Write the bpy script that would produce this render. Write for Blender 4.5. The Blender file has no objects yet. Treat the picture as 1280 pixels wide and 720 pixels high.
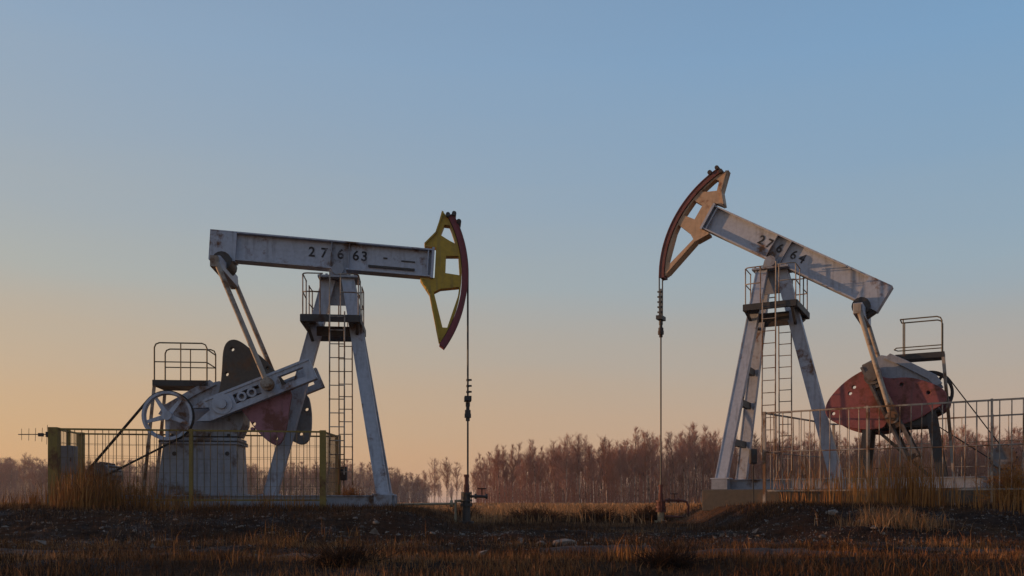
import bpy, bmesh, math, random
import numpy as np
from mathutils import Vector, Matrix, noise
from mathutils.geometry import tessellate_polygon

random.seed(7)
RNG = np.random.default_rng(11)
scene = bpy.context.scene
C = scene.collection
R = math.radians
EYE = 1.0            # camera height
F = 1100.0           # focal length of the photograph in its pixels
HOR = 629.0          # horizon row

# ------------------------------------------------------------------ helpers
class MB:
    """collects geometry, then becomes ONE mesh object"""
    def __init__(s):
        s.v = []; s.f = []; s.sm = []
    def add(s, vs, fs, smooth=False):
        o = len(s.v)
        s.v += [tuple(p) for p in vs]
        for f in fs:
            s.f.append([i + o for i in f]); s.sm.append(smooth)
    def box(s, x0, x1, y0, y1, z0, z1):
        vs = [(x0,y0,z0),(x1,y0,z0),(x1,y1,z0),(x0,y1,z0),(x0,y0,z1),(x1,y0,z1),(x1,y1,z1),(x0,y1,z1)]
        s.add(vs, [(0,3,2,1),(4,5,6,7),(0,1,5,4),(1,2,6,5),(2,3,7,6),(3,0,4,7)])
    def bar(s, p, q, w, h, side=(0,1,0), w2=None, h2=None):
        """rectangular bar p->q; h along 'side', w across"""
        p = Vector(p); q = Vector(q); d = (q-p).normalized()
        a = Vector(side); a = (a - d*a.dot(d)).normalized(); b = d.cross(a)
        w2 = w if w2 is None else w2; h2 = h if h2 is None else h2
        vs = []
        for c, ww, hh in ((p,w,h),(q,w2,h2)):
            for i, j in ((-1,-1),(1,-1),(1,1),(-1,1)):
                vs.append(c + b*(i*ww/2) + a*(j*hh/2))
        s.add(vs, [(0,1,2,3),(7,6,5,4),(0,4,5,1),(1,5,6,2),(2,6,7,3),(3,7,4,0)])
    def tube(s, pts, r, n=8, r2=None, caps=True):
        pts = [Vector(p) for p in pts]
        if r2 is None: r2 = r
        m = len(pts); rings = []
        t0 = (pts[1]-pts[0]).normalized()
        up = Vector((0,0,1)) if abs(t0.z) < .9 else Vector((1,0,0))
        a = t0.cross(up).normalized()
        for i, p in enumerate(pts):
            if i == 0: t = t0
            elif i == m-1: t = (pts[-1]-pts[-2]).normalized()
            else: t = ((pts[i+1]-p).normalized() + (p-pts[i-1]).normalized()).normalized()
            a = (a - t*a.dot(t)).normalized(); b = t.cross(a)
            rr = r + (r2-r)*i/(m-1)
            rings.append([p + (a*math.cos(k*2*math.pi/n) + b*math.sin(k*2*math.pi/n))*rr for k in range(n)])
        vs = [v for ring in rings for v in ring]
        fs = [(i*n+k, i*n+(k+1)%n, (i+1)*n+(k+1)%n, (i+1)*n+k) for i in range(m-1) for k in range(n)]
        s.add(vs, fs, True)
        if caps:
            s.add(rings[0], [tuple(range(n-1,-1,-1))]); s.add(rings[-1], [tuple(range(n))])
    def disc(s, c, r, y0, y1, n=24):
        s.tube([(c[0],y0,c[2]),(c[0],y1,c[2])], r, n)
    def ring(s, c, r0, r1, y0, y1, n=36, a0=0, a1=2*math.pi):
        full = abs(a1-a0-2*math.pi) < 1e-6
        m = n if full else n+1
        vs = []
        for i in range(m):
            a = a0+(a1-a0)*i/n; ca, sa = math.cos(a), math.sin(a)
            vs += [(c[0]+r0*ca,y0,c[2]+r0*sa),(c[0]+r1*ca,y0,c[2]+r1*sa),(c[0]+r1*ca,y1,c[2]+r1*sa),(c[0]+r0*ca,y1,c[2]+r0*sa)]
        fs = []
        for i in range(n):
            j = (i+1) % m
            for k in range(4):
                l = (k+1) % 4
                fs.append((i*4+k, i*4+l, j*4+l, j*4+k))
        if not full:
            fs += [(0,3,2,1), tuple(n*4+k for k in range(4))]
        s.add(vs, fs)
    def prism(s, outer, y0, y1, holes=()):
        """polygon in x,z (list of pairs) extruded from y0 to y1, with holes"""
        loops = [list(outer)] + [list(h) for h in holes]
        flat = [p for l in loops for p in l]
        bm = bmesh.new(); ids = {}
        for l in loops:
            bvs = [bm.verts.new((p[0],p[1],0)) for p in l]
            for bv in bvs: ids[bv] = len(ids)
            for i in range(len(bvs)): bm.edges.new((bvs[i], bvs[(i+1)%len(bvs)]))
        bmesh.ops.triangle_fill(bm, edges=bm.edges[:], use_beauty=True, normal=(0,0,1))
        tris = [tuple(ids[x] for x in fc.verts) for fc in bm.faces]; bm.free()
        n = len(flat)
        vs = [(p[0],y0,p[1]) for p in flat] + [(p[0],y1,p[1]) for p in flat]
        fs = [tuple(t) for t in tris] + [tuple(i+n for i in reversed(t)) for t in tris]
        o = 0
        for l in loops:
            m = len(l)
            for i in range(m):
                a, b = o+i, o+(i+1)%m
                fs.append((a,b,b+n,a+n))
            o += m
        s.add(vs, fs)
    def build(s, name, mat, parent=None, bevel=0.0):
        me = bpy.data.meshes.new(name)
        me.from_pydata(s.v, [], s.f); me.update()
        me.polygons.foreach_set('use_smooth', s.sm)
        bm = bmesh.new(); bm.from_mesh(me)
        bmesh.ops.recalc_face_normals(bm, faces=bm.faces)
        bm.to_mesh(me); bm.free()
        me.materials.append(mat)
        o = bpy.data.objects.new(name, me); C.objects.link(o)
        if parent: o.parent = parent
        if bevel:
            b = o.modifiers.new('bevel','BEVEL'); b.width = bevel; b.segments = 2; b.limit_method = 'ANGLE'
        return o

def tag(o, label=None, cat=None, group=None, kind=None):
    if label: o['label'] = label
    if cat: o['category'] = cat
    if group: o['group'] = group
    if kind: o['kind'] = kind
    return o

def empty(name, loc, rz=0.0):
    o = bpy.data.objects.new(name, None); C.objects.link(o)
    o.empty_display_size = .3
    o.location = loc; o.rotation_euler = (0,0,rz)
    return o

# ------------------------------------------------------------------ materials
def new_mat(name):
    m = bpy.data.materials.new(name); m.use_nodes = True
    nt = m.node_tree; b = nt.nodes['Principled BSDF']
    return m, nt, b

def paint(name, col, rust=(.10,.045,.022), amount=.42, rough=.5, scale=1.5, dirt=(.10,.085,.075), metal=0.0, streak=True):
    """weathered paint: faded patches, grime, vertical rust streaks, scratches"""
    m, nt, b = new_mat(name); N = nt.nodes; L = nt.links
    tc = N.new('ShaderNodeTexCoord')
    n1 = N.new('ShaderNodeTexNoise'); n1.inputs['Scale'].default_value = scale; n1.inputs['Detail'].default_value = 9; n1.inputs['Roughness'].default_value = .68
    L.new(tc.outputs['Object'], n1.inputs['Vector'])
    mp = N.new('ShaderNodeMapping'); mp.inputs['Scale'].default_value = (7,7,.9) if streak else (3,3,3)
    L.new(tc.outputs['Object'], mp.inputs['Vector'])
    n2 = N.new('ShaderNodeTexNoise'); n2.inputs['Scale'].default_value = 1.6; n2.inputs['Detail'].default_value = 6
    L.new(mp.outputs[0], n2.inputs['Vector'])
    r1 = N.new('ShaderNodeValToRGB'); r1.color_ramp.elements[0].position = .52; r1.color_ramp.elements[1].position = .74
    L.new(n2.outputs['Fac'], r1.inputs[0])
    mx = N.new('ShaderNodeMix'); mx.data_type = 'RGBA'
    mx.inputs['A'].default_value = (*col,1); mx.inputs['B'].default_value = (*[c*.45+d*.4 for c,d in zip(col,dirt)],1)
    mulf = N.new('ShaderNodeMath'); mulf.operation = 'MULTIPLY'; mulf.inputs[1].default_value = .75
    L.new(r1.outputs[0], mulf.inputs[0]); L.new(mulf.outputs[0], mx.inputs['Factor'])
    r2 = N.new('ShaderNodeValToRGB'); r2.color_ramp.elements[0].position = 1-amount-.02; r2.color_ramp.elements[1].position = 1-amount+.07
    L.new(n1.outputs['Fac'], r2.inputs[0])
    mx2 = N.new('ShaderNodeMix'); mx2.data_type = 'RGBA'; mx2.inputs['B'].default_value = (*rust,1)
    L.new(mx.outputs['Result'], mx2.inputs['A']); L.new(r2.outputs[0], mx2.inputs['Factor'])
    n3 = N.new('ShaderNodeTexNoise'); n3.inputs['Scale'].default_value = 14; n3.inputs['Detail'].default_value = 5
    L.new(tc.outputs['Object'], n3.inputs['Vector'])
    mx3 = N.new('ShaderNodeMix'); mx3.data_type = 'RGBA'; mx3.blend_type = 'MULTIPLY'; mx3.inputs['Factor'].default_value = .22
    L.new(mx2.outputs['Result'], mx3.inputs['A'])
    r3 = N.new('ShaderNodeValToRGB'); r3.color_ramp.elements[0].color = (.45,.43,.42,1); r3.color_ramp.elements[1].color = (1.2,1.2,1.2,1); r3.color_ramp.elements[0].position=.3; r3.color_ramp.elements[1].position=.6
    L.new(n3.outputs['Fac'], r3.inputs[0]); L.new(r3.outputs[0], mx3.inputs['B'])
    L.new(mx3.outputs['Result'], b.inputs['Base Color'])
    b.inputs['Metallic'].default_value = metal
    mr = N.new('ShaderNodeMapRange'); mr.inputs['To Min'].default_value = rough; mr.inputs['To Max'].default_value = .9
    L.new(r2.outputs[0], mr.inputs['Value']); L.new(mr.outputs[0], b.inputs['Roughness'])
    bp = N.new('ShaderNodeBump'); bp.inputs['Strength'].default_value = .25; bp.inputs['Distance'].default_value = .01
    L.new(n3.outputs['Fac'], bp.inputs['Height']); L.new(bp.outputs[0], b.inputs['Normal'])
    return m

def plain(name, col, rough=.8, var=.5, scale=6.0):
    m, nt, b = new_mat(name); N = nt.nodes; L = nt.links
    tc = N.new('ShaderNodeTexCoord'); n1 = N.new('ShaderNodeTexNoise'); n1.inputs['Scale'].default_value = scale; n1.inputs['Detail'].default_value = 7
    L.new(tc.outputs['Object'], n1.inputs['Vector'])
    r = N.new('ShaderNodeValToRGB'); r.color_ramp.elements[0].position = .3; r.color_ramp.elements[1].position = .7
    r.color_ramp.elements[0].color = (*[c*(1-var) for c in col],1); r.color_ramp.elements[1].color = (*[c*(1+var*.6) for c in col],1)
    L.new(n1.outputs['Fac'], r.inputs[0]); L.new(r.outputs[0], b.inputs['Base Color'])
    b.inputs['Roughness'].default_value = rough
    return m

def blade_mat(name, ca, cb, cc):
    """dry plant matter, colour picked per blade from the 'tint' attribute"""
    m, nt, b = new_mat(name); N = nt.nodes; L = nt.links
    at = N.new('ShaderNodeAttribute'); at.attribute_name = 'tint'
    r = N.new('ShaderNodeValToRGB'); e = r.color_ramp.elements
    e[0].color = (*ca,1); e[1].color = (*cc,1); k = e.new(.5); k.color = (*cb,1)
    L.new(at.outputs['Fac'], r.inputs[0]); L.new(r.outputs[0], b.inputs['Base Color'])
    b.inputs['Roughness'].default_value = .8
    b.inputs['Specular IOR Level'].default_value = .15
    return m

def obj_random_mat(name, ca, cb, rough=.9, bark=False):
    m, nt, b = new_mat(name); N = nt.nodes; L = nt.links
    oi = N.new('ShaderNodeObjectInfo'); r = N.new('ShaderNodeValToRGB')
    r.color_ramp.elements[0].color = (*ca,1); r.color_ramp.elements[1].color = (*cb,1)
    L.new(oi.outputs['Random'], r.inputs[0])
    out = r.outputs[0]
    if bark:
        tc = N.new('ShaderNodeTexCoord'); mp = N.new('ShaderNodeMapping'); mp.inputs['Scale'].default_value = (3,3,1.3)
        n1 = N.new('ShaderNodeTexNoise'); n1.inputs['Scale'].default_value = 1.2; n1.inputs['Detail'].default_value = 5
        L.new(tc.outputs['Object'], mp.inputs[0]); L.new(mp.outputs[0], n1.inputs['Vector'])
        r2 = N.new('ShaderNodeValToRGB'); r2.color_ramp.elements[0].position = .46; r2.color_ramp.elements[1].position = .60
        mx = N.new('ShaderNodeMix'); mx.data_type = 'RGBA'; mx.inputs['B'].default_value = (.05,.04,.035,1)
        L.new(n1.outputs['Fac'], r2.inputs[0]); L.new(r2.outputs[0], mx.inputs['Factor']); L.new(out, mx.inputs['A'])
        out = mx.outputs['Result']
    L.new(out, b.inputs['Base Color'])
    b.inputs['Roughness'].default_value = rough; b.inputs['Specular IOR Level'].default_value = .1
    return m

M = {}
M['soil']   = paint('grimy_crank_paint', (.13,.115,.11), amount=.5, rust=(.07,.045,.035), rough=.8)
M['grey']   = paint('weathered_grey_paint', (.37,.395,.46), amount=.415, rust=(.15,.075,.042))
M['grey2']  = paint('soiled_grey_paint', (.25,.265,.305), amount=.44, rust=(.12,.07,.045))
M['dark']   = paint('oily_dark_steel', (.030,.028,.028), amount=.45, rust=(.05,.025,.015), rough=.6)
M['rustdk'] = paint('rusted_plate', (.085,.07,.055), amount=.5, rust=(.12,.07,.04), rough=.85, streak=False)
M['pink']   = paint('faded_crimson_paint', (.29,.125,.155), amount=.46, rust=(.16,.06,.05), rough=.7)
M['red']    = paint('dull_red_paint', (.25,.068,.066), amount=.47, rust=(.12,.04,.025), rough=.65)
M['arc']    = paint('dark_red_paint', (.185,.028,.038), amount=.36, rust=(.10,.03,.02), rough=.6)
M['arc2']   = paint('rust_red_paint', (.15,.045,.040), amount=.45, rust=(.09,.035,.02), rough=.7)
M['yellow'] = paint('ochre_yellow_paint', (.42,.265,.012), amount=.36, rust=(.15,.07,.02), rough=.55)
M['tan']    = paint('faded_tan_paint', (.44,.30,.19), amount=.42, rust=(.18,.08,.04), rough=.65)
M['fyel']   = paint('worn_fence_yellow', (.21,.145,.03), amount=.45, rust=(.11,.05,.02), rough=.7)
M['fgrey']  = paint('worn_fence_white', (.33,.28,.23), amount=.5, rust=(.15,.075,.035), rough=.7)
M['wire']   = plain('dull_wire', (.13,.095,.045), .6)
M['rope']   = plain('greasy_rope', (.035,.032,.03), .5)
M['belt']   = plain('black_rubber', (.018,.017,.016), .7)
M['ink']    = paint('worn_stencil_ink', (.014,.014,.018), rust=(.20,.21,.24), amount=.44, rough=.7, scale=9, streak=False)
M['conc']   = paint('stained_concrete', (.085,.070,.054), amount=.45, rust=(.13,.085,.055), rough=.9)
M['redpipe']= paint('rusty_red_pipe', (.13,.035,.025), amount=.5, rust=(.07,.03,.018), rough=.7)
M['ypipe']  = paint('pale_yellow_pipe', (.30,.24,.15), amount=.45, rust=(.12,.06,.03), rough=.7)
M['cab']    = paint('grey_cabinet', (.16,.155,.16), amount=.42, rust=(.09,.05,.03), rough=.6)
M['stone']  = plain('pale_stone', (.21,.16,.125), .95, .55, 9)
M['stone2'] = plain('brown_stone', (.10,.066,.048), .95, .5, 9)

# ------------------------------------------------------------------ terrain
def sstep(a, b, x):
    t = np.clip((x-a)/(b-a), 0, 1); return t*t*(3-2*t)

_perm = np.random.default_rng(3).random((256,256))
def vnoise(x, y):
    xi = np.floor(x).astype(int); yi = np.floor(y).astype(int)
    fx = x-xi; fy = y-yi; fx = fx*fx*(3-2*fx); fy = fy*fy*(3-2*fy)
    g = lambda a, b: _perm[a & 255, b & 255]
    return (g(xi,yi)*(1-fx)+g(xi+1,yi)*fx)*(1-fy) + (g(xi,yi+1)*(1-fx)+g(xi+1,yi+1)*fx)*fy
def fbm(x, y, o=4):
    s = 0; a = .5
    for k in range(o):
        s = s + a*(vnoise(x*2**k+17*k, y*2**k+31*k)-.5); a *= .5
    return s

def ground_z(x, y):
    x = np.asarray(x, float); y = np.asarray(y, float)
    field = .50 + .25*sstep(22, 120, y)
    fore = .40 + .06*sstep(11.0, 14.0, y)
    z = fore + (field-fore)*sstep(12.5, 17.5, y)
    # left pad and right pad, each a low made-up platform with a sloping bank
    wob = .5*fbm(x*.35, y*.35+9, 3)
    lx = sstep(-.75+wob, -2.3+wob, x); lf = sstep(12.9+wob*1.6, 15.9+wob, y); lb = sstep(24.5, 21.5, y)
    wl = lx*lf*lb*sstep(-34, -22, x)
    z = z + (.865 - z)*wl
    rx = sstep(3.9+wob, 5.1+wob, x); rf = sstep(12.6+wob*1.6, 16.6+wob*1.5, y); rb = sstep(27, 23.5, y)
    wr = rx*rf*rb*sstep(34, 24, x)
    z = z + (.95 - z)*wr
    # wheel-rutted track and the verge at the photographer's feet
    z = z - .10*np.exp(-((y-9.6-.15*np.sin(x*.3))/.45)**2) - .10*np.exp(-((y-11.1-.15*np.sin(x*.3))/.4)**2)
    z = z + .09*np.exp(-((y-8.0)/.6)**2)
    z = z - .95*sstep(6.6, 2.0, y)
    near = sstep(60, 20, y)*sstep(45,20,np.abs(x))
    bank = np.exp(-((y-14.3)/1.9)**2)
    z = z + near*(.05*fbm(x*.8, y*.8) + .05*fbm(x*2.7, y*2.7, 3)) + bank*near*.22*fbm(x*1.1+5, y*1.3, 4) + bank*near*.10*fbm(x*4+5, y*4, 3)
    return z
def gz(x, y): return float(ground_z(np.array([x]), np.array([y]))[0])

def axis(dense0, dense1, step, far0, far1, grow=1.14):
    mid = list(np.arange(dense0, dense1, step))
    hi = []; s = step; p = mid[-1]
    while p < far1: s *= grow; p += s; hi.append(p)
    lo = []; s = step; p = dense0
    while p > far0: s *= grow; p -= s; lo.append(p)
    return np.array(lo[::-1] + mid + hi)
XS = axis(-14, 14, .085, -1800, 1800, 1.10)
YS = axis(6.4, 20.5, .07, -120, 3000, 1.075)

def grid_mesh(name, XX, YY, ZZ, mat):
    ny, nx = XX.shape
    v = np.stack([XX.ravel(), YY.ravel(), ZZ.ravel()], 1)
    i = np.arange(nx*ny).reshape(ny, nx)
    q = np.stack([i[:-1,:-1], i[:-1,1:], i[1:,1:], i[1:,:-1]], -1).reshape(-1)
    me = bpy.data.meshes.new(name)
    me.vertices.add(len(v)); me.vertices.foreach_set('co', v.ravel())
    n = len(q)//4
    me.loops.add(len(q)); me.loops.foreach_set('vertex_index', q.astype(np.int32))
    me.polygons.add(n); me.polygons.foreach_set('loop_start', np.arange(0, 4*n, 4, dtype=np.int32))
    me.polygons.foreach_set('loop_total', np.full(n, 4, dtype=np.int32))
    me.update(calc_edges=True)
    me.polygons.foreach_set('use_smooth', np.ones(n, bool))
    me.materials.append(mat)
    o = bpy.data.objects.new(name, me); C.objects.link(o)
    return o

def ground_material():
    m, nt, b = new_mat('earth'); N = nt.nodes; L = nt.links
    tc = N.new('ShaderNodeTexCoord')
    def nz(sc, det=8, rough=.62, off=0):
        mp = N.new('ShaderNodeMapping'); mp.inputs['Location'].default_value = (off, off*2, 0)
        L.new(tc.outputs['Object'], mp.inputs[0])
        n = N.new('ShaderNodeTexNoise'); n.inputs['Scale'].default_value = sc; n.inputs['Detail'].default_value = det; n.inputs['Roughness'].default_value = rough
        L.new(mp.outputs[0], n.inputs['Vector']); return n.outputs['Fac']
    def ramp(src, a, b_, ca, cb):
        r = N.new('ShaderNodeValToRGB'); r.color_ramp.elements[0].position = a; r.color_ramp.elements[1].position = b_
        r.color_ramp.elements[0].color = (*ca,1); r.color_ramp.elements[1].color = (*cb,1)
        L.new(src, r.inputs[0]); return r.outputs[0]
    def mix(f, a, b_):
        x = N.new('ShaderNodeMix'); x.data_type = 'RGBA'; L.new(f, x.inputs['Factor']); L.new(a, x.inputs['A']); L.new(b_, x.inputs['B']); return x.outputs['Result']
    soil = ramp(nz(5.5), .32, .70, (.010,.005,.0035), (.075,.039,.025))
    grit = ramp(nz(38, 4), .40, .66, (.014,.010,.010), (.20,.165,.15))
    straw = ramp(nz(17, 7, .7, 4), .3, .7, (.022,.009,.004), (.155,.066,.026))
    reddish = ramp(nz(7, 6, .6, 9), .3, .7, (.024,.008,.004), (.13,.042,.016))
    a = mix(ramp(nz(1.6, 6, .6, 2), .50, .62, (0,0,0), (.75,.75,.75)), soil, grit)
    a = mix(ramp(nz(.75, 6, .65, 6), .46, .60, (0,0,0), (.85,.85,.85)), a, straw)
    a = mix(ramp(nz(.4, 5, .6, 13), .50, .62, (0,0,0), (.8,.8,.8)), a, reddish)
    # the far field is all dry straw
    sp = N.new('ShaderNodeSeparateXYZ'); L.new(tc.outputs['Object'], sp.inputs[0])
    mr = N.new('ShaderNodeMapRange'); mr.inputs['From Min'].default_value = 19; mr.inputs['From Max'].default_value = 27
    L.new(sp.outputs['Y'], mr.inputs['Value'])
    fieldc = ramp(nz(.9, 8, .7, 20), .3, .7, (.18,.085,.036), (.42,.22,.10))
    a = mix(mr.outputs[0], a, fieldc)
    L.new(a, b.inputs['Base Color'])
    b.inputs['Roughness'].default_value = 1.0; b.inputs['Specular IOR Level'].default_value = .1
    bp = N.new('ShaderNodeBump'); bp.inputs['Strength'].default_value = 1.0; bp.inputs['Distance'].default_value = .09
    L.new(nz(24, 6, .7), bp.inputs['Height']); L.new(bp.outputs[0], b.inputs['Normal'])
    return m
M['earth'] = ground_material()
XX, YY = np.meshgrid(XS, YS)
ground = tag(grid_mesh('ground', XX, YY, ground_z(XX, YY), M['earth']), kind='structure')

# rutted dirt track: a strip lying just over the ground
tm = plain('packed_mud', (.075,.036,.022), .95, .85, 9.0)
tx = np.arange(-22, 22, .17)
ty = np.linspace(8.95, 11.75, 34)
TX, TY = np.meshgrid(tx, ty)
TY2 = TY + .15*np.sin(TX*.3)
TZ = ground_z(TX, TY2)
edge = np.minimum(ty-ty[0], ty[-1]-ty)[:,None]
TZ = TZ + np.clip(edge*.2, -.01, .012) - .03*(edge < .01) + .24*fbm(TX*.8, TY2*1.9, 4) + .05*fbm(TX*4, TY2*5, 3) - .012
tag(grid_mesh('dirt_track', TX, TY2, TZ, tm), kind='structure')

# ------------------------------------------------------------------ the two pumpjacks
LP = dict(loc=(-3.743, 19.06), ang=R(5.5), pz=6.0)
RP = dict(loc=(6.25, 21.1), ang=R(152), pz=6.74)
def conv(px, py, y=0.0, P=LP):
    """measure on one of the machines: image point at local depth y -> local (x, z), z from the beam pivot"""
    c, s = math.cos(P['ang']), math.sin(P['ang']); k = (px-640)/F
    x = (k*(P['loc'][1] + y*c) - P['loc'][0] + y*s)/(c - k*s)
    Y = P['loc'][1] + x*s + y*c
    return (x, EYE + (HOR-py)/F*Y - P['pz'])

TH_L = R(-3.5)
def rot2(p, a):
    c, s = math.cos(a), math.sin(a); return (p[0]*c - p[1]*s, p[0]*s + p[1]*c)

DIG = {}
def digit_mesh(ch, size):
    cu = bpy.data.curves.new('digit','FONT'); cu.body = ch; cu.size = size; cu.extrude = .003; cu.offset = size*.02
    cu.align_x = 'CENTER'; cu.align_y = 'CENTER'
    o = bpy.data.objects.new('digit', cu); C.objects.link(o)
    dg = bpy.context.evaluated_depsgraph_get(); dg.update()
    me = bpy.data.meshes.new_from_object(o.evaluated_get(dg))
    bpy.data.objects.remove(o); bpy.data.curves.remove(cu)
    return me

def pumpjack(loc, rz, base_z, Hp, th, crank_ang, digits, near, mats, closed, skid_h, label):
    """local frame: x towards the horse head, pivot of the beam at (0,0,Hp); near = -1/+1: side (y) turned to the camera"""
    root = empty('pumpjack', (loc[0], loc[1], base_z), rz)
    tag(root, label, 'pumpjack', 'pumpjacks of the oil field')
    Z = lambda p: (p[0], p[1]+Hp)
    def B(x, z):                                     # beam frame -> local x,z
        q = rot2((x, z), th); return (q[0], q[1]+Hp)
    def V(x, y, z):
        q = B(x, z); return (q[0], y, q[1])
    # ---------- walking beam
    xf, xr, zt, zb = 2.02, -2.72, .64, .035
    b = MB()
    def bx(x0, x1, y0, y1, z0, z1):
        P = [(x0,y0,z0),(x1,y0,z0),(x1,y1,z0),(x0,y1,z0),(x0,y0,z1),(x1,y0,z1),(x1,y1,z1),(x0,y1,z1)]
        b.add([V(*p) for p in P], [(0,3,2,1),(4,5,6,7),(0,1,5,4),(1,2,6,5),(2,3,7,6),(3,0,4,7)])
    bx(xr, xf, -.17, .17, zt-.028, zt)               # flanges
    bx(xr+.55, xf, -.17, .17, zb, zb+.028)
    bx(xr+.55, xf, -.055, .055, zb+.028, zt-.028)    # web
    bx(xr, xr+.55, -.168, .168, zb-.03, zt-.031)     # boxed tail
    bx(xf-.05, xf+.004, -.20, .20, zb-.03, zt+.03)     # head-end plate
    bx(xf-.14, xf-.115, -.16, .16, zb+.03, zt-.03)
    beam = b.build('walking_beam', M['grey'], root)
    s = MB(); b = s
    bx(-.17, .19, -.075, .075, zb+.03, zt-.03)       # plates over the saddle
    bx(-.185, -.168, -.16, .16, zb+.03, zt-.03); bx(.188, .205, -.16, .16, zb+.03, zt-.03)
    s.build('stiffener', M['grey2'], beam)
    # dark strip low on the web, its colour standing in for a shadowed slit
    g = MB(); b = g
    for sy in (-1, 1):
        a0, a1 = sorted((sy*.06, sy*.10))
        bx(.62, 1.62, a0, a1, zb+.115, zb+.16)
    if closed: g.build('shadow_strip', M['dark'], beam)
    if closed:
        for sx0, sx1, sz in ((.93,1.02,.36),(1.32,1.62,.33)):
            g = MB(); b = g; bx(sx0, sx1, -.068, -.0555, sz, sz+.03); g.build('slot', M['dark'], beam)
    # numbers
    rd = 1 if near < 0 else -1
    r_ = Vector((math.cos(th)*rd, 0, math.sin(th)*rd)); u_ = Vector((-math.sin(th), 0, math.cos(th))); n_ = Vector((0, near, 0))
    for ch, x in digits:
        me = digit_mesh(ch, .29)
        on_plate = -.17 < x < .19
        o = Vector(V(x, near*(.080 if on_plate else .060), (zt+zb)/2 + .03))
        for v in me.vertices:
            c = v.co.copy(); v.co = o + r_*c.x + u_*c.y + n_*c.z
        me.materials.clear(); me.materials.append(M['ink'])
        d = bpy.data.objects.new('number', me); C.objects.link(d); d.parent = beam
    # ---------- saddle bearing on top of the post
    s = MB()
    s.disc((0,0,Hp), .125, -.30, .30, 20)
    s.prism([Z((-.20,-.14)), Z((.20,-.14)), Z((.15,.05)), Z((-.15,.05))], -.22, .22)
    q = [B(-.17,zb-.004), B(.17,zb-.004), B(.10,-.09), B(-.10,-.09)]
    s.prism(q, -.15, .15)
    s.build('saddle_bearing', M['grey2'], root)
    # ---------- horse head
    ri, ro = 2.645, 2.765
    def H(pts):
        o = []
        for p in pts:
            q = conv(*p); r = math.hypot(*q); k = min(1.0, (ri-.035)/r)
            o.append(B(*rot2((q[0]*k, q[1]*k), -TH_L)))
        return o
    outer = [(556,263),(545,292),(531,305),(531,309),(545,311),(543,349),(525.5,349),(536.5,368),(547.5,424),(551,430)]
    o2 = H(outer)
    for k in range(15):
        a = th - TH_L + R(-34.6 + 61.8*k/14)
        o2.append((ri*math.cos(a), Hp + ri*math.sin(a)))
    holes = [[(555.6,282.8),(563,283.3),(565.8,288.9),(570.6,307),(561.7,302.8),(550.6,295.8)],
             [(557.5,321.7),(573.5,321.7),(574.5,345.8),(556.7,343)],
             [(542.2,366.7),(550.6,362.5),(575.5,360.5),(573.5,372),(558.9,411),(553,410.6)]]
    hd = MB(); hd.prism(o2, -.12, .12, [H(h) for h in holes])
    # edge flanges of the upper and lower struts
    for p, q in (((556,266),(545,293)), ((538,368),(549,425)), ((531,307),(546,292)), ((526,350),(537,367))):
        (x0,z0),(x1,z1) = H([p,q]); hd.bar((x0,0,z0),(x1,0,z1), .03, .34)
    head = hd.build('horse_head', mats['head'], root)
    ar = MB(); ar.ring((0,0,Hp), ri+.012, ro, -.16, .16, 30, th-TH_L+R(-35.6), th-TH_L+R(28.0))
    ar.ring((0,0,Hp), ro, ro+.02, -.175, -.15, 30, th-TH_L+R(-35.6), th-TH_L+R(28.0)); ar.ring((0,0,Hp), ro, ro+.02, .15, .175, 30, th-TH_L+R(-35.6), th-TH_L+R(28.0))
    ar.build('arc_plate', M['arc'] if closed else M['arc2'], head)
    st = MB()
    for a, rr in ((27.5, ro+.03), (28.3, ri+.02)):
        a = th-TH_L+R(a); st.disc((rr*math.cos(a),0,Hp+rr*math.sin(a)), .05, -.22, .22, 10)
    a = th-TH_L+R(23.5); st.disc(((ro+.05)*math.cos(a),0,Hp+(ro+.05)*math.sin(a)), .055, -.2, .2, 10)
    st.build('rope_anchor', M['dark'], head)
    # ---------- bridle ropes, carrier bar, polished rod
    xr_ = ro+.012; c_top = mats['carrier_z']
    a_top = th-TH_L+R(23.5)
    for sy in (-.13, .13):
        t = MB(); pts = []
        k0 = max(0.0, 0)
        for k in range(12):
            a = a_top*(1-k/11)
            if a < 0: break
            pts.append(((ro+.02)*math.cos(a), sy, Hp+(ro+.02)*math.sin(a)))
        pts.append((ro+.02, sy*.9, c_top+Hp))
        t.tube(pts, .017, 6)
        t.build('bridle_rope', M['rope'], root)
    xq = ro+.02; zc = Hp+c_top
    cb = MB()
    cb.box(xq-.075, xq+.075, -.17, .17, zc-.08, zc+.02)
    for k, (dz, r) in enumerate(((-.15,.05),(-.24,.04),(-.32,.065),(-.40,.075),(-.47,.045))):
        cb.tube([(xq,0,zc+dz-.045),(xq,0,zc+dz+.045)], r, 10)
    for k in range(mats['clamps']):
        dz = .10 + k*.13
        cb.tube([(xq,0,zc+dz),(xq,0,zc+dz+.045)], .036, 8)
        cb.box(xq-.02, xq+.085, -.03, .03, zc+dz+.01, zc+dz+.045)
        cb.tube([(xq,0,zc),(xq,0,zc+dz+.1)], .02, 6)
    cb.build('carrier_bar', M['dark'], root)
    rd_ = MB(); rd_.tube([(xq,0,zc+.0),(xq,0,mats['well_z']-base_z+.55)], .02, 8)
    rd_.build('polished_rod', M['rope'], root)
    # ---------- samson post: two front legs splayed in depth, one rear leg
    zs = skid_h
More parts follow.
